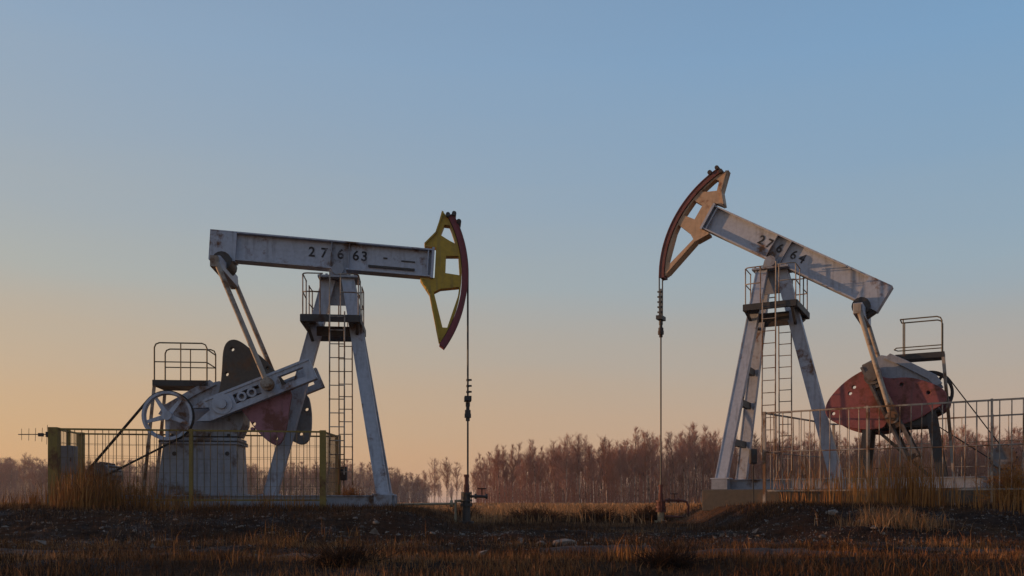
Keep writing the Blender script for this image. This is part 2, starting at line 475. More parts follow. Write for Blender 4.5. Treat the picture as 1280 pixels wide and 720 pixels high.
    def leg(top, foot, w=.30, fl=.25, name='post_leg'):
        p = Vector(top); q = Vector(foot); l = MB()
        d = (q-p).normalized(); side = Vector((0,1,0)); side = (side-d*side.dot(d)).normalized(); across = d.cross(side)
        l.bar(p, q, w-.044, .03)                                      # web
        for k in (-1, 1):
            l.bar(p+across*(k*(w/2-.011)), q+across*(k*(w/2-.011)), .022, fl)   # flanges
        for sy in (-1, 1):
            l.bar(p+side*(sy*(fl/2-.02)), q+side*(sy*(fl/2-.02)), w-.044, .016)                   # boxing plate
        l.box(q.x-.22, q.x+.22, q.y-.17, q.y+.17, max(q.z-.0, 0.0)-.0, q.z+.028)
        return l.build(name, M['grey'], root)
    yf = .80 if closed else .98
    leg((.20,-.17,Hp-.17), (.98,-yf,zs+.004), .265, .21); leg((.20,.17,Hp-.17), (.98,yf,zs+.004), .265, .21)
    leg((-.21,0,Hp-.17), (-1.46,0,zs+.004), .285, .24)
    for t in (.47,.63,.82):                                            # battens between the front legs
        z = Hp-.17 + (zs-Hp+.17)*t; x = .20+.78*t; y = .17+(yf-.17)*t
        m_ = MB(); m_.box(x-.05, x+.05, -y+.12, y-.12, z-.08, z+.08); m_.build('batten', M['dark'], root)
    tp = MB(); tp.box(-.42, .42, -.34, .34, Hp-.185, Hp-.14)
    tp.prism([Z((-.17,-.19)), Z((.17,-.19)), Z((.26,-.72)), Z((-.30,-.72))], -.012, .012)
    for sx in (-.36,-.24,.24,.36):
        for sy in (-.26,.26): tp.tube([(sx,sy,Hp-.14),(sx,sy,Hp-.10)], .028, 6)
    tp.build('post_cap', M['grey2'], root)
    # ---------- working platform round the post
    zp = Hp - 1.14
    pl = MB()
    for x0, x1, y0, y1 in ((-.70,-.47,-.84,.84), (.38,.50,-.84,.84), (-.47,.38,-.84,-.40), (-.47,.38,.40,.84)):
        pl.box(x0, x1, y0, y1, zp-.02, zp+.014)
    for y in (-.84, .84): pl.box(-.70, .50, y-.02, y+.02, zp-.10, zp+.045)
    for x in (-.70, .50): pl.box(x-.02, x+.02, -.819, .819, zp-.10, zp+.045)
    for y in (-.45, .45): pl.bar((-.60,y*1.75,zp-.10),(-.55,y*.25,zp-.36), .06, .06); pl.bar((.46,y*1.75,zp-.10),(.40,y*.5,zp-.36), .06, .06)
    pl.box(-.44, .40, -.34, -.29, zp-.30, zp-.10); pl.box(-.44, .40, .29, .34, zp-.30, zp-.10)
    pl.build('platform', M['dark'], root)
    for sy in (-1, 1):
        for x0, dx in ((-.67, 1), (.47, -1)):
            g = MB()
            for h, ln in ((.90,.42),(.52,.36)):
                g.tube([(x0, sy*.20, zp+h-.02),(x0, sy*.72, zp+h),(x0+dx*.03, sy*.79, zp+h),(x0+dx*.10, sy*.82, zp+h),(x0+dx*ln, sy*.82, zp+h)], .014, 6)
            g.tube([(x0,sy*.76,zp),(x0,sy*.76,zp+.90)], .015, 6); g.tube([(x0,sy*.24,zp),(x0,sy*.24,zp+.90)], .015, 6)
            g.tube([(x0+dx*.36,sy*.82,zp),(x0+dx*.36,sy*.82,zp+.90)], .014, 6)
            g.build('guard_rail', M['fgrey'], root)
        la = MB()
        y = sy*.92; x0, x1 = (-.10, .20) if closed else (-.26, .04)
        for x in (x0, x1): la.tube([(x,y*1.10,zs+.42 if sy==near else zs+.25),(x,y,zp+.95 if x == x0 else zp+.1)], .016, 6)
        nz_ = 12
        for k in range(nz_):
            z = zs+.55+k*.285
            yy = y*(1.10-.10*(z-zs-.4)/(zp+.95-zs-.4))
            la.tube([(x0,yy,z),(x1,yy,z)], .011, 5)
        for x in (x0, x1):
            la.tube([(x,y,zp-.05),(x,y*.93,zp-.05)], .014, 5)
        la.build('ladder', M['fgrey'], root)
    # ---------- skid
    sk = MB()
    for y in (-.68, .68):
        sk.box(-5.75, 1.22, y-.09, y+.09, skid_h-.022, skid_h); sk.box(-5.75, 1.22, y-.09, y+.09, 0, .022)
        sk.box(-5.75, 1.22, y-.05, y+.05, .022, skid_h-.022)
    for x in (-5.7, -4.4, -3.75, -2.1, -1.46, .2, 1.13):
        sk.box(x-.07, x+.07, -.63, .63, .02, skid_h-.024)
    sk.box(-1.75, -1.15, -.22, .22, skid_h-.022, skid_h)
    yq = .88 if closed else 1.02
    for y in (-yq, yq): sk.box(.80, 1.17, y-.14, y+.14, 0.004, skid_h-.002); sk.box(.90, 1.08, min(y,y*.72), max(y,y*.72), .03, skid_h-.03)
    sk.build('skid', M['grey2'], root)
    # ---------- gear reducer, its stand
    y0, y1 = -.36, .36
    gb = MB()
    gb.prism([Z(conv(*p)) for p in ((213,513),(250,490),(266,482),(279,479),(298,488),(309,512),(308,532),(301,547),(213,547))], y0, y1)
    for y in (y0-.03, y1+.03): gb.prism([Z(conv(*p)) for p in ((205,520),(212,509),(250,487),(268,478),(276,484),(252,496),(222,514),(214,524))], y-.03, y+.03)
    gb.box(Z(conv(209,550))[0], Z(conv(303,550))[0], -.46, .46, Z(conv(0,553))[1], Z(conv(0,547))[1])
    fj = MB(); fj.box(Z(conv(207,550))[0], Z(conv(304,550))[0], -.505, .505, Z(conv(0,553.5))[1], Z(conv(0,551))[1]); fj.build('base_flange', M['dark'], root)
    gear = gb.build('gearbox', M['grey2'], root, .01)
    for px_ in (222, 245, 268, 291):
        for y in (-.42,.42):
            bt = MB(); x, z = Z(conv(px_, 547)); bt.tube([(x,y,z),(x,y,z+.05)], .03, 6); bt.build('flange_bolt', M['dark'], gear)
    sd = MB()
    tz = Z(conv(0,553))[1]-.004
    xa, xb = conv(213,556)[0], conv(301,556)[0]; xc, xd = conv(204,618)[0], conv(304,618)[0]
    if closed:
        sd.prism([(xa,tz),(xb,tz),(xd,skid_h+.002),(xc,skid_h+.002)], -.50, .50)
        sd.box(xa-.05, xb+.05, -.53, .53, tz-.04, tz)
        sd.box(xc-.05, xd+.05, -.55, .55, skid_h, skid_h+.03)
        o = sd.build('gearbox_stand', M['grey2'], root, .008)
        for px_, py_ in ((218,567),(284,567)):
            ho = MB(); x, z = Z(conv(px_, py_, -.5)); ho.disc((x,0,z), .045, -.512, -.40, 12); ho.build('lifting_hole', M['dark'], o)
    else:
        for y in (-.42,.42):
            sd.bar((xa+.1,y,tz),(xc+.02,y*1.2,skid_h), .20, .16); sd.bar((xb-.12,y,tz),(xd-.02,y*1.2,skid_h), .18, .16)
            sd.bar((xa+.1,y,tz-.28),(xb-.1,y,tz-.28), .10, .08); sd.bar((xb-.2,y,tz-.3),(xc+.3,y,skid_h+.05), .06, .05)
        sd.box(xa, xb, -.48, .48, tz-.30, tz)
        sd.build('gearbox_stand', M['dark'], root)
    # ---------- cranks, counterweights, pitmans, equaliser
    S = (conv(280,506,-.6)[0], conv(280,506,-.6)[1]+Hp)
    sh = MB(); sh.disc((S[0],0,S[1]), .10, -.82, .82, 18); sh.build('crankshaft', M['dark'], root)
    u = (math.cos(crank_ang), math.sin(crank_ang)); v = (-u[1], u[0])
    def K(a, c, ext=(0,0)): return (S[0]+u[0]*a+v[0]*c+ext[0], S[1]+u[1]*a+v[1]*c+ext[1])
    rc, w = 1.02, .225
    pin = K(rc, 0)
    for sy in (-1, 1):
        ya, yb = sorted((sy*.56, sy*.74))
        cr = MB()
        out_ = ([K(-.62,-.13),(K(-.35,-w)),K(1.98,-w),K(1.98,w),K(-.35,w),K(-.62,.16),K(-.28,.04),K(-.28,-.02)] if closed else [K(-.34,-.08),K(-.22,-.135),K(1.9,-.135),K(1.9,.135),K(-.22,.135),K(-.34,.08)])
        hw = .10 if closed else .06
        sl = [[K(.26,-hw),K(.82,-hw),K(.82,hw),K(.26,hw)], [K(1.24,-hw),K(1.80,-hw),K(1.80,hw),K(1.24,hw)]]
        cr.prism(out_, ya, yb, sl)
        for c0 in ((-w+.02, w-.02) if closed else (-.115,.115)):
            p = K(-.30, c0); q = K(1.97, c0); cr.bar((p[0],sy*.65,p[1]),(q[0],sy*.65,q[1]), .05, .23)
        p = K(.26,0); q = K(.82,0); cr.bar((p[0],sy*.60,p[1]),(q[0],sy*.60,q[1]), .10, .05)
        cr.disc((S[0],0,S[1]), .21 if closed else .17, sy*.53, sy*.78, 24)
        cr.disc((S[0],0,S[1]), .10, sy*.52, sy*.83, 16)
        for t in ((.42,.64) if closed else ()): k_ = K(t,0); cr.ring((k_[0],0,k_[1]), .055, .10, *sorted((sy*.60,sy*.76)), 16)
        crank = cr.build('crank', mats['crank'], root)
        for side, (poly, hl, mt) in enumerate(mats['cw_near'] if sy == near else mats['cw_far']):
            cw = MB(); cw.prism([Z(p) for p in poly], *sorted((sy*.40, sy*.555)), [[Z(p) for p in h] for h in hl])
            o = cw.build('counterweight', mt, root, .018)
        # pitman
        J = rot2((conv(281,334)[0], conv(281,334)[1]), th-TH_L); J = (J[0], J[1]+Hp)
        pt = MB()
        pt.tube([(J[0], sy*.92, J[1]-.05), (pin[0], sy*.92, pin[1])], .056, 10)
        pt.disc((pin[0],0,pin[1]), .135, *sorted((sy*.84, sy*1.0)), 20); pt.disc((pin[0],0,pin[1]), .075, *sorted((sy*.62, sy*1.04)), 12)
        pt.box(J[0]-.075, J[0]+.075, *sorted((sy*.85, sy*.98)), J[1]-.24, J[1]-.02)
        pt.build('pitman_arm', M['fgrey'], root)
    eq = MB()
    eq.bar((J[0],-.84,J[1]-.10),(J[0],.84,J[1]-.10), .20, .24, (0,0,1))
    equal = eq.build('equalizer', M['grey'], root, .01)
    tb = MB()
    tb.prism([B(-2.70,zb-.03), B(-2.22,zb-.03), B(-2.30,-.16), B(-2.44,-.26), B(-2.60,-.2)], -.14, .14)
    tb.disc((J[0],0,J[1]+.06), .20, -.30, .30, 16); tb.box(J[0]-.16,J[0]+.16,-.22,.22,J[1]-.06,J[1]+.1)
    tb.build('tail_bearing', M['dark'], root)
    # ---------- pulley, belts, motor
    pc = conv(210,520,-.78); pc = (pc[0],0,pc[1]+Hp); PR = .50
    pu = MB()
    pu.ring(pc, PR-.05, PR, -.86, -.70, 40); pu.ring(pc, PR-.07, PR-.048, -.80, -.76, 40)
    pu.disc(pc, .095, -.90, -.66, 16)
    for k in range(5):
        a = R(52+72*k); d = (math.cos(a), math.sin(a))
        pu.bar((pc[0]+d[0]*.06,-.78,pc[2]+d[1]*.06),(pc[0]+d[0]*(PR-.05),-.78,pc[2]+d[1]*(PR-.04)), .10, .05, w2=.055)
    pu.disc(pc, .05, -.68, -.30, 10)
    pu.build('pulley', mats['pulley'], root)
    mc = (conv(117,588,-.78)[0], 0, skid_h+.42)
    bl = MB()
    dx, dz = mc[0]-pc[0], mc[2]-pc[2]; D = math.hypot(dx, dz); base_a = math.atan2(dz, dx); off = math.acos((PR-.13)/D)
    for sgn in (1,-1):
        a = base_a + sgn*off
        p = (pc[0]+(PR+.008)*math.cos(a), -.78, pc[2]+(PR+.008)*math.sin(a)); q = (mc[0]+.135*math.cos(a), -.78, mc[2]+.135*math.sin(a))
        for yy in (-.035, .035): bl.bar((p[0],p[1]+yy,p[2]),(q[0],q[1]+yy,q[2]), .02, .05)
    bl.ring(pc, PR+.001, PR+.018, -.84, -.72, 40, base_a+off, base_a+2*math.pi-off)
    bl.build('drive_belt', M['belt'], root)
    mo = MB()
    mo.tube([(mc[0],-.55,mc[2]),(mc[0],.25,mc[2])], .24, 20)
    for k in range(16):
        a = 2*math.pi*k/16; mo.bar((mc[0]+.25*math.cos(a),-.45,mc[2]+.25*math.sin(a)),(mc[0]+.25*math.cos(a),.15,mc[2]+.25*math.sin(a)), .02, .05, (math.cos(a),0,math.sin(a)))
    mo.box(mc[0]-.25, mc[0]+.25, -.45, .15, skid_h, skid_h+.2)
    mo.tube([(mc[0],-.9,mc[2]),(mc[0],-.55,mc[2])], .035, 8)
    mot = mo.build('motor', M['cab'], root)
    mp_ = MB(); mp_.tube([(mc[0],-.86,mc[2]),(mc[0],-.70,mc[2])], .125, 18); mp_.build('motor_pulley', M['dark'], mot)
    # ---------- service platform above the reducer
    (xa, za), (xb, _) = Z(conv(198,481)), Z(conv(266,481))
    de = MB(); yd = .42 if closed else .26
    if not closed: xa += .08; xb -= .06
    de.box(xa, xb, -yd, yd, za-.07, za+.05); 
    de.bar((xb-.1,-.3,za-.07),(xb+.05,-.2,Z(conv(0,495))[1]), .05, .05); de.bar((xb-.1,.3,za-.07),(xb+.05,.2,Z(conv(0,495))[1]), .05, .05)
    deck = de.build('service_platform', M['dark'], root)
    sp = MB()
    for y in (-.38, .38): sp.bar((xa+.03,y*yd/.42,za-.05),(xa-.18,y*1.1*yd/.42,skid_h), .06, .04)
    sp.build('platform_support', M['fgrey'], root)
    rl = MB(); top = Z(conv(0,429))[1]; md = za+.05+(top-za)*.46
    if closed:
        for y in (-.38,.38):
            rl.tube([(xa+.03,y,za),(xa+.03,y,top-.10),(xa+.06,y,top-.03),(xa+.13,y,top),(xb-.13,y,top),(xb-.06,y,top-.03),(xb-.03,y,top-.10),(xb-.03,y,za)], .016, 6)
            rl.tube([(xa+.03,y,md),(xb-.03,y,md)], .013, 6); rl.tube([((xa+xb)/2,y,za),((xa+xb)/2,y,top)], .013, 6)
        rl.tube([(xb-.03,-.38,top-.12),(xb-.03,.38,top-.12)], .014, 6)
        rl.tube([(xb-.03,-.38,md),(xb-.03,.38,md)], .013, 6)
    else:
        for y in (-.21,.22):
            rl.tube([(xa+.05,y,za),(xa+.05,y,top-.10),(xa+.08,y,top-.03),(xa+.15,y,top),(xb-.10,y,top)], .016, 6)
            rl.tube([(xb-.16,y,za),(xb-.16,y,top)], .014, 6)
            rl.tube([(xa+.05,y,za+.20),(xb-.02,y,za+.20)], .013, 6)
        rl.tube([(xb-.10,-.21,top),(xb-.10,.22,top)], .014, 6); rl.tube([(xb-.02,-.21,za+.2),(xb+.04,.0,za+.2),(xb-.02,.22,za+.2)], .013, 6)
        rl.tube([(xa+.05,-.21,top-.15),(xa+.05,.22,top-.15)], .013, 6)
    rl.build('guard_rail', M['wire'], root)
    return root

WL = dict(x=-1.0, y=19.33, z=.63); WR = dict(x=3.79, y=22.41, z=.47)
def smooth_poly(pts, n=2):
    for _ in range(n):                                # corner cutting
        o = []
        for i in range(len(pts)):
            a, b = pts[i], pts[(i+1) % len(pts)]
            o += [(a[0]*.75+b[0]*.25, a[1]*.75+b[1]*.25), (a[0]*.25+b[0]*.75, a[1]*.25+b[1]*.75)]
        pts = o
    return pts
def lobe(P, y, pts, holes, mat, n=2, r=.042):
    q = [conv(px, py, y, P) for px, py in smooth_poly(pts, n)]
    hh = []
    for px, py in holes:
        c = conv(px, py, y, P); hh.append([(c[0]+r*math.cos(t*math.pi/4), c[1]+r*math.sin(t*math.pi/4)) for t in range(8)])
    return (q, hh, mat)
up_ = [(268,510),(276,484),(278,462),(279,438),(284,427),(293,424),(303,428),(314,437),(328,446),(344,464),(352,480),(310,500)]
lo_ = [(296,498),(300,510),(310,522),(319,536),(333,550),(345,558),(353,553),(359,532),(362,508),(366,484),(330,488)]
cwL = [lobe(LP, -.5, up_, [(291,437),(284,468),(335,461)], M['rustdk']), lobe(LP, -.5, lo_, [(318,530),(316,536.5),(347,549)], M['pink'])]
cwLf = [lobe(LP, .5, [(x*.93+37,y*.93+46) for x, y in up_], [], M['rustdk']),
        lobe(LP, .5, [(325,500),(335,525),(350,545),(367,552),(377,557),(386,553),(390,538),(390,512),(385,490),(350,485)], [(384,512),(377,543)], M['cab'])]
l_ = [(1031,516),(1034,502),(1047,486),(1062,473),(1081,462),(1098,456),(1102,466),(1104,500),(1112,534),(1085,538),(1058,534),(1038,526)]
r_ = [(1096,466),(1108,474),(1137,471),(1163,478),(1178,485),(1185,494),(1181,505),(1166,513),(1148,524),(1128,531),(1112,535),(1104,505)]
cwR = [lobe(RP, .5, l_, [(1042,517),(1068,484),(1063,492)], M['red']), lobe(RP, .5, r_, [(1161,491),(1127,481)], M['red'])]
cwRf = [lobe(RP, -.5, [(x*.93+88,y*.93+44) for x, y in l_], [], M['red']), lobe(RP, -.5, [(x*.93+88,y*.93+44) for x, y in r_], [], M['red'])]
pumpL = pumpjack((-3.743,19.06), R(5.5), .885, 5.115, TH_L, R(22.8),
    [('2',-.60),('7',-.34),('6',.015),('6',.34),('3',.52)], -1,
    dict(head=M['yellow'], cw_near=cwL, cw_far=cwLf, crank=M['grey'], pulley=M['grey'], carrier_z=-2.68, clamps=3, well_z=WL['z']),
    True, .28, 'grey pumpjack numbered 27663 with a yellow horse head and level beam, beside the yellow fence')
pumpR = pumpjack((6.25,21.1), R(152), 1.32, 5.42, R(31.3), R(246),
    [('2',.52),('7',.30),('6',.015),('6',-.36),('4',-.58)], 1,
    dict(head=M['tan'], cw_near=cwR, cw_far=cwRf, crank=M['soil'], pulley=M['dark'], carrier_z=-1.0, clamps=5, well_z=WR['z']),
    False, .24, 'grey pumpjack numbered 27664 with raised tan horse head and red counterweights')

# concrete foundation under the right-hand machine
def local(pump, x, y, z): return pump.matrix_basis @ Vector((x,y,z))
fd = MB(); fd.box(-5.9, 1.38, -1.2, 1.2, -.50, -.003)
fo = empty('concrete_foundation', (6.25,21.1,1.32), R(152))
b_ = fd.build('block', M['conc'], fo, .02)
tag(fo, 'long stained concrete foundation under the machine numbered 27664', 'foundation')
fo2 = empty('concrete_foundation', (-3.743,19.06,.885), R(5.5)); [(fd := MB(), fd.box(x0, x1, -yy, yy, -.35, -.003), fd.build('block', M['conc'], fo2, .02)) for x0, x1, yy in ((.55,1.35,1.1),(-2.0,-1.0,.95),(-5.7,-2.2,.95))]
tag(fo2, 'low concrete footing under the skid of the machine numbered 27663', 'foundation')

# ------------------------------------------------------------------ wellheads
def wellhead(w, yaw, mats, label, high):
    r = empty('wellhead', (w['x'], w['y'], gz(w['x'], w['y'])), yaw)
    tag(r, label, 'wellhead', 'wellheads under the horse heads')
    dz = w['z'] - r.location.z
    a = MB(); a.tube([(0,0,-.05),(0,0,.36+dz)], .085, 16); a.tube([(0,0,.02),(0,0,.07)], .16, 16)
    a.build('casing', mats[0], r)
    f = MB()
    for z0, z1, rr in ((.31,.36,.13),(.36,.41,.09),(.41,.45,.13),(.45,.56,.09),(.56,.60,.12)):
        f.tube([(0,0,z0+dz),(0,0,z1+dz)], rr, 14)
    for k in range(8):
        t = k*math.pi/4; f.tube([(.108*math.cos(t),.108*math.sin(t),.29+dz),(.108*math.cos(t),.108*math.sin(t),.62+dz)], .011, 5)
    f.build('flange_stack', mats[1], r)
    s = MB(); s.tube([(0,0,.58+dz),(0,0,.78+dz)], .06, 12); s.tube([(0,0,.78+dz),(0,0,.98+dz)], .045, 12); s.tube([(0,0,.94+dz),(0,0,1.0+dz)], .06, 12)
    s.build('stuffing_box', M['redpipe'], r)
    p = MB()
    hz = .52+dz if not high else .60+dz
    p.tube([(.08,0,hz),(.55,0,hz),(.66,0,hz-.04),(.70,0,hz-.14),(.70,0,-.1)] if high else [(.08,0,hz),(.34,0,hz),(.46,0,hz-.01)], .03, 8)
    for x in (.20,.44): p.tube([(x-.025,0,hz),(x+.025,0,hz)], .06, 10)
    if high: p.tube([(.08,0,.2+dz),(.72,0,.16+dz)], .026, 8)
    p.build('flow_pipe', mats[1], r)
    v = MB(); v.tube([(.34,0,hz),(.34,0,hz+.17)], .016, 6)
    n = 16
    ringp = [(.34+.09*math.cos(2*math.pi*k/n), .09*math.sin(2*math.pi*k/n), hz+.17) for k in range(n+1)]
    v.tube(ringp, .014, 5, caps=False); v.bar((.25,0,hz+.17),(.43,0,hz+.17), .014,.014); v.bar((.34,-.09,hz+.17),(.34,.09,hz+.17), .014,.014)
    v.build('hand_wheel', M['redpipe'], r)
    if not high:
        l = MB(); l.tube([(-.08,0,.42+dz),(-.24,0,.42+dz),(-.24,0,-.1)], .035, 8); l.tube([(-.24,.0,.36+dz),(-1.5,.1,.34+dz),(-2.6,.3,.30+dz)], .025, 8); l.tube([(-.36,0,.36+dz),(-.30,0,.36+dz)], .08, 10)
        l.tube([(-.33,0,.36+dz),(-.33,0,.52+dz)], .014, 5)
        l.build('side_pipe', M['ypipe'], r)
    return r
wellhead(WL, R(0), (M['dark'], M['dark']), 'dark oily wellhead with a yellow side pipe, left of the field gap', False)
wellhead(WR, R(0), (M['ypipe'], M['redpipe']), 'wellhead with pale casing and red fittings under the raised tan head', True)

# ------------------------------------------------------------------ fences
def fence_side(root, p, q, zb0, zb1, zt0, zt1, post_w, posts, step, rows, mats, bar_r=.006, wire_r=.0035, name='mesh_panel'):
    p = Vector(p); q = Vector(q); L = (q-p).length; d = (q-p)/L
    at = lambda t: p + (q-p)*t
    zb_ = lambda t: zb0+(zb1-zb0)*t
    zt_ = lambda t: zt0+(zt1-zt0)*t
    for fz in ((0.0, .02), (1.0, .02)):
        rail = MB(); a, c = at(0), at(1)
        rail.bar((a.x,a.y,zb_(0)+(zt_(0)-zb_(0))*fz[0]),(c.x,c.y,zb_(1)+(zt_(1)-zb_(1))*fz[0]), .035, .035, (0,0,1))
        rail.build('rail', mats[0], root)
    pan = MB(); n = int(L/step)
    for k in range(1, n):
        t = k/n; a = at(t)
        j = random.uniform(-.012,.012); j2 = random.uniform(-.012,.012)
        pan.tube([(a.x+d.x*j,a.y+d.y*j,zb_(t)),(a.x+d.x*j2,a.y+d.y*j2,zt_(t))], bar_r, 5, caps=False)
    for k in range(1, rows):
        fz = k/rows
        mid = at(.5)
        pan.tube([(p.x,p.y,zb_(0)+(zt_(0)-zb_(0))*fz),(mid.x,mid.y,zb_(.5)+(zt_(.5)-zb_(.5))*fz-.015),(q.x,q.y,zb_(1)+(zt_(1)-zb_(1))*fz)], wire_r, 4, caps=False)
    pan.build(name, mats[1], root)
    for t, w in posts:
        a = at(t); m = MB()
        g = gz(a.x, a.y)
        ang = math.atan2(d.y, d.x); ux = Vector((math.cos(ang), math.sin(ang), 0))
        m.bar((a.x,a.y,g-.12),(a.x,a.y,zt_(t)+.03), w, w, ux)
        m.build('post', mats[0], root)

# left: yellow mesh cage round the drive end
fl = empty('mesh_fence', (0,0,0)); tag(fl, 'worn yellow wire mesh fence around the drive end of the machine numbered 27663', 'fence')
A = (-9.0,17.3); Bp = (-3.82,17.78); Cc = (-4.12,20.85); Dd = (-9.95,20.3)
mt = (M['fyel'], M['wire'])
fence_side(fl, (*A,0), (*Bp,0), 1.06, 1.06, 2.46, 2.44, .1, [(0,.17),(.503,.07),(1,.12)], .13, 5, mt, .0075, .003)
fence_side(fl, (*Bp,0), (*Cc,0), 1.06, 1.06, 2.44, 2.58, .1, [], .135, 7, mt)
fence_side(fl, (*Cc,0), (*Dd,0), 1.08, 1.10, 2.58, 2.60, .1, [(0,.12),(.5,.06),(1,.14)], .18, 6, mt)
fence_side(fl, (*Dd,0), (*A,0), 1.10, 1.06, 2.60, 2.46, .1, [(.5,.08)], .16, 6, mt)

# right: pale bar fence
fr = empty('bar_fence', (0,0,0)); tag(fr, 'pale rusty bar fence around the drive end of the machine numbered 27664', 'fence')
def rl_(x, y): a = R(148); return (6.0+x*math.cos(a)-y*math.sin(a), 20.3+x*math.sin(a)+y*math.cos(a))
A = rl_(-.18,1.24); Bp = rl_(-7.2,1.24); Cc = rl_(-7.2,-2.9); Dd = rl_(-.75,-2.9)
mt = (M['fgrey'], M['fgrey'])
fence_side(fr, (*A,0), (*Bp,0), 1.27, 1.27, 2.96, 2.98, .1, [(0,.06),(.30,.04),(.62,.04),(1,.07)], .195, 2, mt, .011, .013, 'bar_panel')
fence_side(fr, (*Dd,0), (*Cc,0), 1.30, 1.30, 3.0, 3.06, .1, [(0,.06),(.55,.06),(1,.06)], .32, 3, mt, .009, .011, 'bar_panel')
fence_side(fr, (*Dd,0), (*A,0), 1.30, 1.27, 3.0, 2.96, .1, [], .30, 2, mt, .009, .011, 'bar_panel')
fence_side(fr, (*Bp,0), (*Cc,0), 1.27, 1.30, 2.98, 3.06, .1, [], .30, 2, mt, .009, .011, 'bar_panel')

# small switch boxes hung on fence posts
def switch_box(x, y, z, label):
    r = empty('switch_box', (x,y,z)); tag(r, label, 'box')
    m = MB(); m.box(-.075,.075,-.06,.06,-.16,.16); m.build('housing', M['dark'], r, .01)
    m = MB(); m.box(-.06,.06,-.075,-.061,-.13,.13); m.build('cover', M['dark'], r)
    m = MB(); m.tube([(0,0,-.16),(0,.01,-.35),(.02,.02,-(z-gz(x,y))-.03)], .014, 6); m.build('cable', M['belt'], r)
p = rl_(-.02,1.24); switch_box(p[0]-.09, p[1], 2.02, 'small black switch box on the corner post of the pale bar fence')
switch_box(-4.12+.14, 20.82, 1.70, 'small black switch box on the back corner post of the yellow fence')

# control cabinet and aerial at the left end of the yellow fence
cb = empty('control_cabinet', (-9.06,18.0,.87), R(6)); tag(cb, 'grey upright control cabinet on legs inside the yellow fence corner', 'cabinet')
m = MB(); m.box(-.13,.13,-.12,.12,.72,1.30); m.build('housing', M['cab'], cb, .012)
m = MB(); m.box(-.115,.115,-.135,-.122,.75,1.27); d_ = m.build('door', M['cab'], cb)
m = MB(); m.box(.07,.09,-.15,-.136,.98,1.06); m.build('handle', M['dark'], d_)
for sx in (-.10,.10):
    for sy in (-.08,.08):
        m = MB(); m.bar((sx,sy,-.1),(sx,sy,.72), .03,.03); m.build('leg', M['cab'], cb)
an = empty('yagi_antenna', (-9.0,17.3,2.345), R(8)); tag(an, 'small yagi aerial pointing left from the yellow corner post', 'antenna')
m = MB(); m.tube([(-.66,0,0),(.05,0,.01)], .010, 6); m.build('boom', M['wire'], an)
for k, (x, h) in enumerate(((-.60,.14),(-.47,.15),(-.35,.16),(-.23,.17),(-.14,.24))):
    m = MB(); m.tube([(x,0,-h*.8),(x+.004*k,0,h*.8)], .005, 5); m.build('element', M['wire'], an)
m = MB(); m.box(-.29,-.20,-.03,.03,-.035,.03); m.build('feed_box', M['dark'], an)
m = MB(); m.box(-.125,-.09,-.10,.10,-.05,.05); m.build('clamp', M['dark'], an)

# ------------------------------------------------------------------ bare birch trees
M['bark'] = obj_random_mat('birch_bark', (.32,.22,.165), (.66,.47,.36), bark=True)
M['twig'] = obj_random_mat('bare_twigs', (.25,.105,.070), (.46,.235,.165))
M['twigfar'] = obj_random_mat('far_twigs', (.22,.112,.086), (.30,.16,.125))

